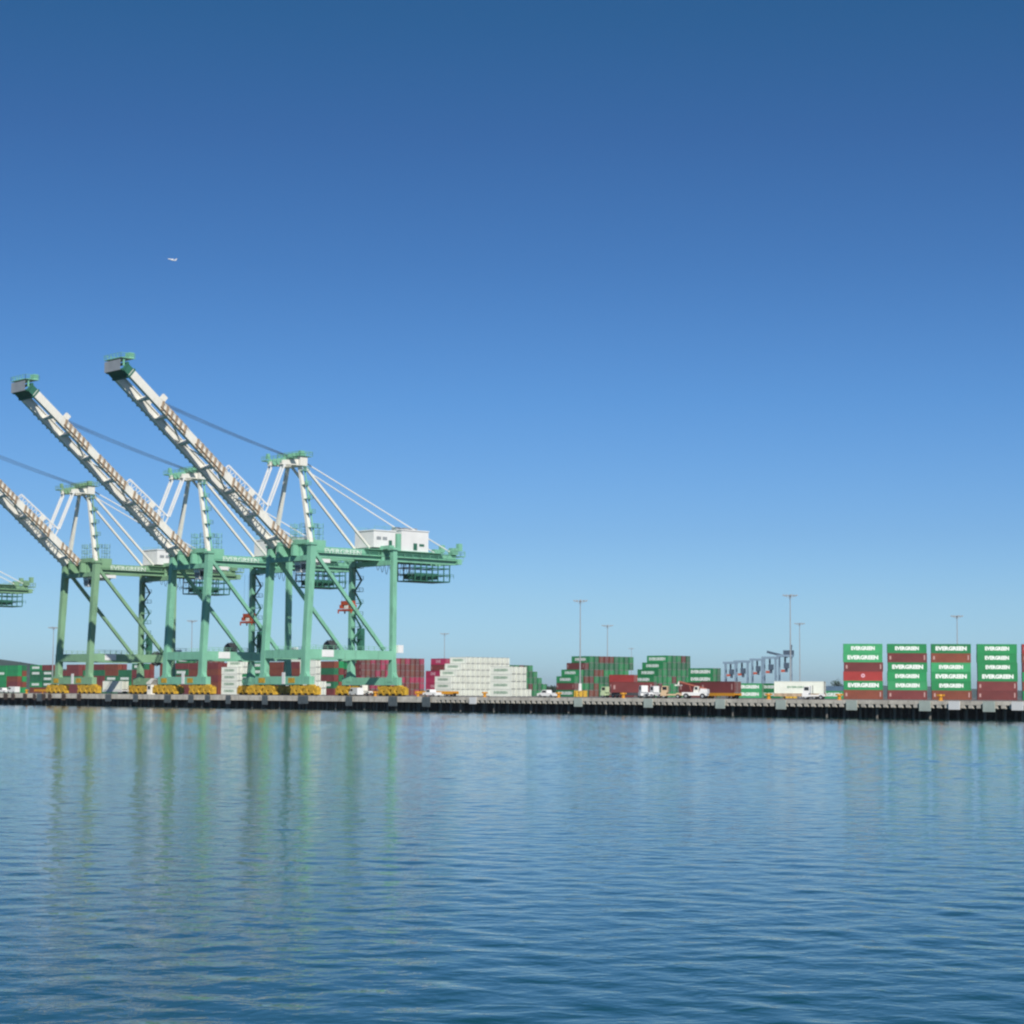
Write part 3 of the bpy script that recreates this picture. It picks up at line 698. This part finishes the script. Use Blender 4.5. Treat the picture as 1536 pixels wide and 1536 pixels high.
# middle mixed pile
f = {(5,3):('green','short'),(4,2):('maroon',None),(3,1):('green','short'),(2,0):('green','short'),(1,0):('maroon',None),(0,0):('green','long')}
block(861, 880, 53, [0,0,0,1,2,3], [7,8,9,11,12,12], mixed(['dark green','green','maroon','brown','dark green','green'], f), 'middle mixed pile', 'middle mixed pile')
f = {(5,3):('green','long'),(4,2):('green','short'),(3,1):('green','short'),(2,0):('green','short')}
block(980, 855, 49, [1,0,0,1,2,3], [7,7,8,8,8,8], mixed(['green','dark green','green','dark green','maroon'], f), 'green pile with four lettered steps', 'green pile with four lettered steps')
block(1069, 812, 43, [0,0,0,0], [2,2,2,2], mixed(['dark green'], {(3,0):('green','long'),(2,0):('green','long'),(1,0):('green',None),(0,0):('maroon',None)}), 'four tier green pile', 'four tier green pile')
block(1143, 815, 24, [0,0], [1,1], mixed(['green'], {(0,0):('bright green','long'),(1,0):('bright green','long')}), 'low green pair left of the tall mast', 'low green pairs')
block(1170, 812, 48, [0,0], [2,2], mixed(['dark green'], {(0,0):('green','short'),(1,0):('green','short')}), 'low pair touching the tall mast', 'low green pairs')
block(1268, 760, 30, [0], [1], lambda k_, i: ('bright green','long'), 'gap left of the tall front stacks', 'low green pairs')
block(1266, 980, 30, [0,0], [1,1], lambda k_, i: ('grey blue', None), 'gap behind a low green container', 'grey blue pair')
# red ones standing in front of the middle pile
block(950, 800, 42, [0,0,0], [1,1,1], lambda k_, i: (['maroon','maroon','red'][k_], None), 'red pile before the middle mixed pile', 'red pile')
# pink piles: ends first, then long sides
f = {(5,1):('magenta','pink'),(4,1):('maroon',None),(3,0):('magenta','pink'),(2,0):('magenta',None),(1,0):('magenta','pink'),(0,0):('magenta',None)}
block(660, 965, 54, [0,0,0,0,1,1], [2,2,2,2,3,4], mixed(['magenta','maroon'], f), 'pink steps left of white pile', 'pink lettered steps')
block(541, 955, 52, [0]*6, [13]*6, mixed(['magenta','maroon','magenta','maroon','brown']), 'pink wall behind the nearest crane', 'pink wall behind the nearest crane')
# small piles seen between the crane legs
f = {(5,1):('dark green','short'),(4,0):('green','short'),(3,0):('maroon',None),(2,0):('maroon',None),(1,0):('magenta','pink'),(0,0):('blue',None)}
block(519, 930, 55, [0,0,0,0,0,1], [1,1,1,1,1,2], mixed(['green'], f), 'mixed steps by nearest rear leg', 'piles between crane legs')
block(489, 940, 30, [0]*5, [1]*5, mixed(['green','dark green','maroon','green']), 'green column right of the nearest front leg', 'piles between crane legs')
block(473, 860, 52, [0,0,0,0,0,0], [2,2,1,1,1,1], lambda k_, i: ('white', None), 'white column behind the nearest front leg', 'piles between crane legs')
block(449, 930, 52, [0,0,0,0,0,0], [1,1,1,1,1,1], lambda k_, i: ('white' if k_ > 2 else 'brown', None), 'white topped column inside the nearest crane', 'piles between crane legs')
block(355, 870, 50, [0,0,0,0,1,2], [1,1,1,2,3,3], lambda k_, i: ('white', 'green' if i == max(0, k_-3) else None), 'white steps inside the middle crane', 'white steps inside the middle crane')
block(376, 925, 50, [0,0,0], [1,1,1], lambda k_, i: ('green', 'short'), 'green stack touching the white steps', 'piles between crane legs')
block(312, 960, 56, [0]*6, [3]*6, mixed(['brown','maroon','maroon','brown','dark green']), 'brown wall inside the middle crane', 'brown wall inside the middle crane')
block(283, 985, 50, [0]*6, [2,2,2,2,2,2], mixed(['dark green','maroon','green'], {(5,0):('green','short'),(4,0):('green','short'),(3,0):('dark green','short')}), 'pile behind middle crane front leg', 'piles between crane legs')

# far yard at left: past three hundred of a kind, so one object
def far_yard():
    fy = MB(); mats = [CC[k_] for k_ in ('green', 'dark green', 'maroon', 'brown', 'white')] + [LETW]
    r_ = random.Random(5)
    th = math.radians(48.4); lr = Vector((math.cos(th), -math.sin(th), 0)); lb = Vector((math.sin(th), math.cos(th), 0))
    def con(p, ci, le):
        fy.cur = ci
        def q(x, y, z): return p + lr*x + lb*y + Vector((0, 0, z))
        def bx(x0, x1, y0, y1, z0, z1):
            fy.add([q(x0,y0,z0),q(x1,y0,z0),q(x1,y1,z0),q(x0,y1,z0),q(x0,y0,z1),q(x1,y0,z1),q(x1,y1,z1),q(x0,y1,z1)],
                   [(0,3,2,1),(4,5,6,7),(0,1,5,4),(1,2,6,5),(2,3,7,6),(3,0,4,7)])
        bx(-6.05, 6.05, -1.18, 1.18, .02, 2.86)
        for x in (-6.09, 5.95): bx(x, x + .14, -1.22, 1.22, 0, 2.88)
        for z in (0, 2.74): bx(-5.95, 5.95, -1.22, 1.22, z, z + .14)
        if le:
            fy.cur = 5; x = -3.9
            for _ in range(9): bx(x, x + .72, -1.24, -1.2, .9, 2.1); x += .87
    c0 = ground(-30, 1130)
    for j in range(26):
        ht = 5 if j < 7 else r_.choice((4, 5, 5, 5))
        for k_ in range(ht):
            for i in range(2):
                p = c0 + lr*(j*12.75) + lb*(i*PITCH + (8 if j % 5 == 4 else 0)) + Vector((0, 0, k_*2.92))
                ci = r_.choice((0, 0, 1, 1, 2, 3) if j < 8 else (0, 1, 2, 2, 3, 3))
                con(p, ci, ci < 2 and i == 0 and r_.random() < .6)
    o = fy.build('far_container_yard', mats); o['kind'] = 'stuff'
    tag(o, 'long low far rows of green and brown containers behind the left cranes', 'containers')
far_yard()

# ------------------------------------------------------------------ vehicles and yard things
def wheels(par, pts, r=.5, w=.35, hub=GREY):
    for x, y in pts:
        k_ = MB(); k_.tube((x, y - w/2, r), (x, y + w/2, r), r, 14); o = k_.build('wheel', BLK, par)
        k_ = MB(); k_.tube((x, y - w/2 - .02, r), (x, y + w/2 + .02, r), r*.5, 10); k_.build('hub', hub, o)
def trailer(x, Z, deg, m, label, length=12.4):
    t = thing('flatbed_trailer', label, 'trailer', ground(x, Z), -math.radians(deg), 'yard trailers')
    b_ = MB()
    for y in (-.55, .55): b_.bar((-length/2, y, 1.15), (length/2, y, 1.15), .22, .45)
    for i in range(7): xx = -length/2 + .3 + i*(length - .6)/6; b_.bar((xx, -1.2, 1.2), (xx, 1.2, 1.2), .25, .3)
    for y in (-1.22, 1.22): b_.bar((-length/2, y, 1.1), (length/2, y, 1.1), .12, .75)
    b_.build('frame', m, t)
    for y in (-.6, .6):
        l = MB(); l.box(-length/2 + 2.2, -length/2 + 2.45, y - .12, y + .12, 0, 1.0); l.build('landing_leg', m, t)
    wheels(t, [(length/2 - q, y) for q in (1.2, 2.5) for y in (-.95, .95)])
    return t
def truck(x, Z, deg, m, label):
    """yard tractor: cab, chassis, fifth wheel; faces local -x"""
    t = thing('terminal_tractor', label, 'truck', ground(x, Z), -math.radians(deg), 'yard tractors')
    b_ = MB()
    for y in (-.45, .45): b_.bar((-2.6, y, .95), (2.4, y, .95), .2, .35)
    b_.box(-2.7, -1.2, -1.2, 1.2, .65, 1.5); b_.prism([(1.0, 1.1), (2.3, 1.1), (2.0, 1.4), (1.2, 1.4)], 'y', -.6, .6); b_.build('chassis', m, t)
    c_ = MB(); c_.prism([(-2.5, 1.5), (-.9, 1.5), (-.9, 3.1), (-2.2, 3.1), (-2.5, 2.4)], 'y', -1.15, .55); cb2 = c_.build('cab', m, t)
    g = MB(); g.box(-2.2, -1.1, -1.17, -1.152, 2.1, 2.9); g.bar((-2.52, -.3, 2.2), (-2.28, -.3, 2.95), 1.4, .04); g.build('window', GLASS, cb2)
    e = MB(); e.tube((-.6, .8, 1.3), (-.6, .8, 3.3), .09, 8); e.build('exhaust', DGREY, t)
    wheels(t, [(-1.9, -1.0), (-1.9, 1.0), (1.6, -.95), (1.6, .95)], .52)
    return t
def van(x, Z, deg, m, label, kind='van'):
    t = thing('pickup_truck' if kind == 'pickup' else 'cargo_van', label, kind, ground(x, Z), -math.radians(deg), 'light vehicles on the wharf')
    b_ = MB()
    if kind == 'van': b_.prism([(-2.7, .4), (2.7, .4), (2.7, 2.3), (-1.5, 2.35), (-2.2, 1.35), (-2.7, 1.2)], 'y', -.95, .95)
    else: b_.prism([(-2.7, .45), (2.7, .45), (2.7, 1.2), (.5, 1.2), (.3, 1.9), (-1.0, 1.9), (-1.6, 1.2), (-2.7, 1.05)], 'y', -.95, .95)
    bd = b_.build('body', m, t)
    g = MB()
    for y in (-.965, .965): g.prism([(-1.85, 1.4), (-.3, 1.4), (-.3, 2.0), (-1.55, 2.0)] if kind == 'van' else [(-1.3, 1.25), (.2, 1.25), (.1, 1.75), (-.95, 1.75)], 'y', y - .012, y + .012)
    g.build('window', GLASS, t)
    wheels(t, [(-1.75, -.88), (-1.75, .88), (1.65, -.88), (1.65, .88)], .38, .24)
    return t
def reach_stacker(x, Z, deg, label):
    t = thing('reach_stacker', label, 'reach stacker', ground(x, Z), -math.radians(deg))
    b_ = MB(); b_.box(-4, 4, -1.4, 1.4, 1.0, 2.0); b_.prism([(1.6, 2.0), (4.2, 1.6), (4.2, 3.0), (2.0, 3.2)], 'y', -1.4, 1.4); b_.build('body', WHITE, t)
    c_ = MB(); c_.prism([(-.4, 2.0), (1.2, 2.0), (1.2, 3.9), (0, 3.9)], 'y', -1.1, .4); cb2 = c_.build('cab', CREAM, t)
    g = MB(); g.box(.1, 1.0, -1.13, -1.11, 2.8, 3.7); g.build('window', GLASS, cb2)
    bm_ = MB(); bm_.bar((3.4, .9, 3.0), (-5.5, .9, 5.4), .55, .55, .4, .4); bm_.bar((-1.5, .9, 2.2), (-2.2, .9, 4.4), .2, .2); bm_.build('boom', mat('dusty_red_paint', (.36, .11, .07), .6), t)
    s_ = MB(); s_.bar((-5.5, .9, 5.4), (-5.7, .9, 4.4), .4, .4); s_.bar((-5.7, -2.0, 4.2), (-5.7, 3.8, 4.2), .9, .4); s_.build('spreader_frame', CREAM, t)
    wheels(t, [(-2.6, -1.5), (-2.6, 1.5), (2.7, -1.4), (2.7, 1.4)], .85, .7)
    t.scale = (.78,) * 3
    return t
def qZ(x, back): return quay(quay_s(x, back), back).y
trailer(655, qZ(655, 16), 35, AMBER, 'amber flatbed trailer in front of the tall white stepped pile')
van(648, qZ(648, 10), 50, WHITE, 'white pickup truck parked before the amber flatbed', 'pickup')
van(822, qZ(822, 12), 40, WHITE, 'white pickup truck on the wharf below the sloping green steps', 'pickup')
trailer(1046, qZ(1046, 85), 52, AMBER, 'amber trailer under the left maroon load behind the reach stacker')
trailer(1081, qZ(1081, 60), 52, AMBER, 'amber trailer left of the low green pair, carrying maroon container')
container('maroon', ground(1081, qZ(1081, 60)) + Vector((0, 0, 1.49)), -math.radians(52), 'maroon container loaded on the amber trailer left of the low green pair', None, 'loads on trailers', True)
container('maroon', ground(1046, qZ(1046, 85)) + Vector((0, 0, 1.49)), -math.radians(52), 'maroon container loaded on the amber trailer behind the reach stacker', None, 'loads on trailers', True)
trailer(951, qZ(951, 75), 30, DGREY, 'dark trailer below the red pile before the middle mixed pile')
container('maroon', ground(951, qZ(951, 75)) + Vector((0, 0, 1.49)), -math.radians(22), 'long maroon container on the dark trailer below the red pile', None, 'loads on trailers', True)
trailer(1200, qZ(1200, 60), 20, TAN, 'rusty tan trailer carrying the white box at right of centre')
o = container('white', ground(1200, qZ(1200, 60)) + Vector((0, 0, 1.49)), -math.radians(20), 'white container with small green lettering loaded on trailer beside the tall mast', 'green', 'loads on trailers')
o.children[0].scale = (.75, 1, .45)
truck(1222, qZ(1222, 40), 20, WHITE, 'white yard tractor in front of the white trailer box')
truck(989, qZ(989, 45), 60, WHITE, 'white yard tractor right of the long maroon trailer load')
truck(1008, qZ(1008, 40), 15, mat('tan_truck_paint', (0.62, 0.45, 0.28), .5), 'tan yard tractor between a white tractor and the reach stacker')
reach_stacker(1043, qZ(1043, 42), 20, 'white reach stacker with orange red boom beside the amber trailers')
truck(916, qZ(916, 75), 40, mat('pale_green_truck_paint', (0.55, 0.66, 0.40), .5), 'pale green yard tractor in front of the middle mixed pile')
truck(971, qZ(971, 25), 70, WHITE, 'white yard tractor in front of the dark trailer')
van(534, qZ(534, 20), 60, WHITE, 'white van beside the yellow rear wheels of the nearest crane')
truck(551, qZ(551, 28), 60, CREAM, 'cream yard tractor between the rear wheels of the nearest crane')
trailer(173, qZ(173, 30), 48, WHITE, 'white trailer under the sage crane beside its rear leg', 12.4)
o = container('white', ground(173, qZ(173, 30)) + Vector((0, 0, 1.49)), -math.radians(48), 'plain white container on the white trailer under the sage crane', None, 'loads on trailers')
van(20, qZ(20, 14), 48, WHITE, 'white van at the left end of the wharf', 'van')
van(6, qZ(6, 14), 48, WHITE, 'white pickup truck cut by the left picture edge', 'pickup')
trailer(70, qZ(70, 14), 48, AMBER, 'amber flatbed trailer left of the sage crane wheels')
# small cream watch hut on posts between sage and middle crane
h = thing('watch_hut', 'narrow cream hut standing between the sage crane and the middle crane', 'hut', ground(228, qZ(228, 8)), -TH)
b_ = MB(); b_.box(-1.1, 1.1, -1.1, 1.1, 0, 3.2); b_.prism([(-1.3, 3.2), (1.3, 3.2), (2.8, 4.6), (1.4, 4.9), (-1.3, 3.6)], 'y', -1.3, 1.3); b_.build('wall', CREAM, h)
b_ = MB(); b_.box(-.7, .7, -1.13, -1.11, 1.6, 2.6); b_.build('window', GLASS, h)

# tall yard light masts
def mast(x, Z, ytop, label, pale=False, foot=False):
    p = ground(x, Z); top = at(x, ytop, Z).z - DECK
    t = thing('light_mast', label, 'light mast', p, 0, 'tall yard light masts')
    b_ = MB(); b_.tube((0,0,0), (0,0,top*.5), .32, 10, .25); b_.tube((0,0,top*.5), (0,0,top - .3), .25, 10, .16); b_.build('pole', GREY, t)
    h_ = MB(); h_.bar((-2.4, 0, top), (2.4, 0, top), .22, .22); h_.bar((0, -2.4, top), (0, 2.4, top), .22, .22)
    for s_ in (-1, 1): h_.bar((0, 0, top - 1.0), (s_*2.0, 0, top), .12, .12)
    h_.tube((0, 0, top - .5), (0, 0, top + .4), .45, 10); h_.build('head_frame', GREY, t)
    for dx, dy in ((-2.4, 0), (-1.3, 0), (1.3, 0), (2.4, 0), (0, -2.4), (0, 2.4)):
        l = MB(); l.box(dx - .36, dx + .36, dy - .3, dy + .3, top + .12, top + .5); l.build('lamp', GREY, t)
    if foot:
        f_ = MB(); f_.tube((0,0,0), (0,0,5.2), .75, 12, .6); f_.build('pole_base', WHITE, t)
    return p
MP = [(870, 800, 902, 'light mast with white foot in front of the middle mixed pile', True), (1186, 760, 894, 'tallest light mast, beside the white box trailer', False),
      (911, 1000, 939, 'thinner light mast rising behind the middle mixed pile', False), (1200, 1050, 936, 'paler light mast just right of the tallest mast', False),
      (1437, 900, 925, 'light mast rising behind the third tall front stack', False), (666, 1250, 951, 'faint light mast rising behind the white stepped pile', False),
      (286, 1080, 932, 'light mast seen between the front legs of the middle crane', False), (78, 1000, 942, 'light mast left of the sage crane legs', False), (947, 1900, 973, 'short far light mast above the green lettered pile', False)]
MP_P = [mast(x, Z, yt, lb, foot=ft) for x, Z, yt, lb, ft in MP]
# yellow guard blocks round two mast feet
for (x, w_), lb in zip(((871, 870), (1185, 1186)), ('yellow guard rail around the white foot of the mast before the middle pile', 'yellow guard rail around the foot of the tallest mast')):
    Z = (800, 760)[w_ == 1186] - 3
    g = MB()
    for a in range(8):
        c_, s_ = math.cos(a*PI/4)*2.0, math.sin(a*PI/4)*2.0
        g.box(c_ - .55, c_ + .55, s_ - .2, s_ + .2, 0, 2.4)
    for z in (1.0, 2.0): g.path([(math.cos(a*PI/8)*2.1, math.sin(a*PI/8)*2.1, z) for a in range(17)], .12, 6)
    o = g.build('guard_rail', YEL); o.location = ground(x, Z); tag(o, lb, 'guard rail')

# far yard gantries, pale blue
def yard_gantry(x, Z, wpx, htpx, label, arm=False):
    k_ = Z / FPX; h_ = htpx * k_; w = wpx * k_
    t = thing('yard_gantry', label, 'gantry crane', ground(x, Z), math.radians(-12), 'far yard gantries')
    for sx in (-1, 1):
        for y in (-4, 4):
            l = MB(); l.bar((sx*w/2, y, 1), (sx*w/2, y, h_), .9, .9); l.build('leg', PALEB, t)
        l = MB(); l.bar((sx*w/2, -6, 1.6), (sx*w/2, 6, 1.6), 1.0, 1.2); l.build('sill_beam', SLATE, t)
        l = MB(); l.bar((sx*w/2, -4, h_*.55), (sx*w/2, 4, h_*.55), .8, .8); l.build('brace', PALEB, t)
    b_ = MB()
    for y in (-4, 4): b_.bar((-w/2 - 1.5, y, h_ + .5), (w/2 + 1.5, y, h_ + .5), 1.2, 1.5)
    b_.build('top_beam', PALEB, t)
    m_ = MB(); m_.box(-.8, w*.3, -3, 3, h_ - 8, h_ - 4.2); m_.box(0, w*.2, -2, 2, h_ - 10.5, h_ - 8); m_.bar((0, 0, h_ - 4.2), (0, 0, h_), 1.2, 1.2); m_.build('trolley', SLATE, t)
    s_ = MB(); s_.box(-2.6, 0, -3, -1, h_*.62, h_*.68); s_.build('spreader', ORED, t)
    if arm:
        a = MB(); a.bar((w*.2, 0, h_ - .2), (-w*1.5, 0, h_ + 3.2), 2.2, 1.6); a.box(-1, w*.7, -4, 4, h_ + 1.4, h_ + 4.2); a.bar((w*.5, 0, h_ + 4), (w*.55, 0, h_ + 8), .8, .8); a.build('boom', SLATE, t)
YG = [(1096, 1500, 15, 50, 'far pale blue gantry just right of the four tier green pile'), (1113, 1450, 17, 52, 'far pale blue gantry, second from left in the far row'),
      (1136, 1500, 15, 55, 'far pale blue gantry with dark trolley, in middle of the far row'), (1155, 1450, 17, 58, 'far pale blue gantry under the long dark boom')]
for a in YG: yard_gantry(*a)
yard_gantry(1178, 1400, 18, 61, 'far gantry with long dark boom beside the tallest mast', True)

# far shore
def ridge(name, pts, Z, depth, m):
    """pts: picture columns and rows of the skyline; built as a long mound with thickness"""
    mb = MB(); rows = []
    r_ = random.Random(3)
    for x, y in pts:
        a = at(x, y, Z); base = ground(x, Z, DECK - .1); h_ = max(.5, a.z - DECK)
        rows.append([Vector((base.x, Z - depth*.5, DECK - .1)), Vector((base.x, Z - depth*.22, DECK + h_*.55*r_.uniform(.9, 1.1))), Vector((base.x, Z, DECK + h_)), Vector((base.x, Z + depth*.4, DECK + h_*.5)), Vector((base.x, Z + depth, DECK - .1))])
    vs = [v for r in rows for v in r]; n_ = 5
    fs = [(i*n_ + j, (i+1)*n_ + j, (i+1)*n_ + j + 1, i*n_ + j + 1) for i in range(len(rows) - 1) for j in range(n_ - 1)]
    mb.add(vs, fs); return structure(mb.build(name, m, None, True))
rr = random.Random(9)
ridge('hill', [(-300, 1010), (-200, 995), (-100, 984), (-40, 985), (0, 989), (30, 993), (60, 998), (100, 1004), (150, 1012), (210, 1022), (260, 1032)], 4200, 900, HILL)
ridge('far_hills', [(x, 1033 + 4*math.sin(x*.013) + rr.uniform(-1, 1) + max(0, (700 - x)*.004)) for x in range(-600, 2200, 40)], 7000, 1500, HILL)
structure(sheet('far_land', [(-9000, 2400), (9000, 2400), (9000, 13000), (-9000, 13000)], DECK - 0.3, LAND))
# distant trees behind the gap by the tall stacks, each its own crown
def tree(x, Z, h_, w, label):
    t = thing('tree', label, 'tree', ground(x, Z), rr.uniform(0, 6), 'far trees at the yard edge')
    b_ = MB(); b_.tube((0,0,0), (0,0,h_*.55), .35, 7, .16)
    for a in range(4): b_.tube((0,0,h_*.35), (math.cos(a*1.6)*w*.3, math.sin(a*1.6)*w*.3, h_*.7), .14, 5, .05)
    b_.build('trunk', mat('bark', (.09, .07, .05), .9), t)
    c_ = MB()
    for _ in range(420):
        u = rr.uniform(-1, 1); a = rr.uniform(0, 2*PI); rad = (rr.random() ** .45)
        lob = 1 + .3*math.sin(3*a + x) * math.cos(2*u*3)
        p = Vector((math.cos(a)*math.sqrt(1-u*u)*w*.5*rad*lob, math.sin(a)*math.sqrt(1-u*u)*w*.5*rad*lob, h_*.62 + u*h_*.38*rad*lob))
        s_ = rr.uniform(.35, .9); d1 = Vector((rr.uniform(-1,1), rr.uniform(-1,1), rr.uniform(-1,1))).normalized(); d2 = d1.orthogonal().normalized()
        c_.add([p - d1*s_, p + d2*s_*.6, p + d1*s_, p - d2*s_*.6], [(0, 1, 2, 3)])
    c_.build('crown', mat('far_foliage', (.035, .065, .035), .9, var=.25), t)
for x, Z, h_, w, lb in ((1208, 1500, 8, 9, 'far round tree right of the white trailer box'), (1222, 1550, 10, 10, 'far tree above the tan trailer end'), (1238, 1500, 9, 11, 'far tree above the grey blue pair, left one'), (1256, 1450, 13, 9, 'far taller tree touching the leftmost tall front stack'), (815, 1600, 9, 12, 'far tree in the gap right of the sloping green steps'), (828, 1600, 8, 8, 'far small tree beside the middle mixed pile')):
    tree(x, Z, h_, w, lb)

# aeroplane in the sky
ap = thing('aeroplane', 'tiny white aeroplane high in the blue sky above the crane booms', 'aeroplane', at(258, 389.5, 4300))
ap.rotation_euler = (math.radians(24), math.radians(9), math.radians(20))
b_ = MB(); L_ = 19.0
for a, c_, r1, r2 in ((-9.5, -8.2, .15, .85), (-8.2, -5, .85, 1.15), (-5, 4, 1.15, 1.15), (4, 9.2, 1.15, .3)): b_.tube((a, 0, 0), (c_, 0, 0), r1, 12, r2)
b_.build('fuselage', WHITE, ap, True)
for s_ in (-1, 1):
    b_ = MB(); v = [(-2.2, s_*.8, -.4), (1.8, s_*.8, -.4), (4.0, s_*9.8, .5), (2.6, s_*9.8, .5)]
    b_.add([(x, y, z - .14) for x, y, z in v] + [(x, y, z + .14) for x, y, z in v], [(0,3,2,1),(4,5,6,7),(0,1,5,4),(1,2,6,5),(2,3,7,6),(3,0,4,7)]); b_.build('wing', WHITE, ap)
    b_ = MB(); b_.tube((-1.6, s_*3.4, -1.0), (1.2, s_*3.4, -1.0), .62, 10, .5); b_.build('engine', GREY, ap)
    b_ = MB(); v = [(6.6, s_*.3, .3), (8.8, s_*.3, .3), (9.6, s_*3.6, .6), (8.4, s_*3.6, .6)]
    b_.add([(x, y, z - .1) for x, y, z in v] + [(x, y, z + .1) for x, y, z in v], [(0,3,2,1),(4,5,6,7),(0,1,5,4),(1,2,6,5),(2,3,7,6),(3,0,4,7)]); b_.build('tailplane', WHITE, ap)
b_ = MB(); b_.prism([(5.6, .6), (8.9, .6), (10.2, 5.0), (8.6, 5.0)], 'y', -.16, .16); b_.build('tail_fin', WHITE, ap)

# ------------------------------------------------------------------ light, sky, air
hz = MB(); hz.box(-9200, 9200, -3100, 14100, -6, 96)
hm = bpy.data.materials.new('sea_air'); hm.use_nodes = True
hn = hm.node_tree; hn.nodes.remove(hn.nodes['Principled BSDF']); pv = hn.nodes.new('ShaderNodeVolumePrincipled')
pv.inputs['Color'].default_value = (0.80, 0.90, 1.0, 1); pv.inputs['Density'].default_value = 0.00005; pv.inputs['Anisotropy'].default_value = 0.1
hn.links.new(pv.outputs['Volume'], hn.nodes['Material Output'].inputs['Volume'])
ho = hz.build('haze', hm); ho['kind'] = 'stuff'
SUN_EL, SUN_AZ = math.radians(37), math.radians(170)      # high behind the camera
w = bpy.data.worlds.new('World'); sc.world = w; w.use_nodes = True
nt = w.node_tree; N = nt.nodes; L = nt.links
bg = N['Background']
sky = N.new('ShaderNodeTexSky'); sky.sky_type = 'NISHITA'; sky.sun_disc = False
sky.sun_elevation = SUN_EL; sky.sun_rotation = SUN_AZ
sky.altitude = 0; sky.air_density = 1.0; sky.dust_density = 0.3; sky.ozone_density = 2.5
# clear dry air: per-channel trim of the sky by elevation, the same all round the horizon
geo = N.new('ShaderNodeTexCoord'); sep = N.new('ShaderNodeSeparateXYZ'); L.new(geo.outputs['Generated'], sep.inputs[0])
ramp = N.new('ShaderNodeValToRGB'); L.new(sep.outputs['Z'], ramp.inputs['Fac'])
RAMP = [(0.0, (0.535, 0.838, 1.321)), (0.0232, (0.535, 0.838, 1.321)), (0.0459, (0.5, 0.768, 1.182)), (0.0783, (0.425, 0.673, 1.061)), (0.1427, (0.326, 0.595, 0.97)), (0.2062, (0.257, 0.496, 0.818)), (0.2678, (0.214, 0.43, 0.709)), (0.3212, (0.164, 0.422, 0.646)), (0.6, (0.26, 0.45, 0.65))]
while len(ramp.color_ramp.elements) < len(RAMP): ramp.color_ramp.elements.new(0.5)
for e, (p_, c_) in zip(ramp.color_ramp.elements, RAMP): e.position = p_; e.color = (*[v * 0.5 for v in c_], 1)
mul = N.new('ShaderNodeVectorMath'); mul.operation = 'MULTIPLY'
L.new(sky.outputs['Color'], mul.inputs[0]); L.new(ramp.outputs['Color'], mul.inputs[1])
dbl = N.new('ShaderNodeVectorMath'); dbl.operation = 'SCALE'; dbl.inputs['Scale'].default_value = 2.0
L.new(mul.outputs['Vector'], dbl.inputs[0])
L.new(dbl.outputs['Vector'], bg.inputs['Color']); bg.inputs['Strength'].default_value = 0.09
sd = bpy.data.lights.new('sun', 'SUN'); so = bpy.data.objects.new('sun', sd); col.objects.link(so)
sd.energy = 4.6; sd.angle = math.radians(0.53); sd.color = (1.0, 0.95, 0.87)
dirv = Vector((math.sin(SUN_AZ)*math.cos(SUN_EL), math.cos(SUN_AZ)*math.cos(SUN_EL), math.sin(SUN_EL)))
so.rotation_euler = dirv.to_track_quat('Z', 'Y').to_euler(); so.location = (0, -50, 80)

sc.view_settings.view_transform = 'Standard'; sc.view_settings.look = 'None'; sc.view_settings.exposure = 0; sc.view_settings.gamma = 1
sc.render.engine = 'CYCLES'
sc.cycles.max_bounces = 6; sc.cycles.diffuse_bounces = 2; sc.cycles.glossy_bounces = 4; sc.cycles.volume_bounces = 0
sc.cycles.use_denoising = True
sc.cycles.filter_width = 2.3
print('containers', NCON, 'objects', len(sc.objects))
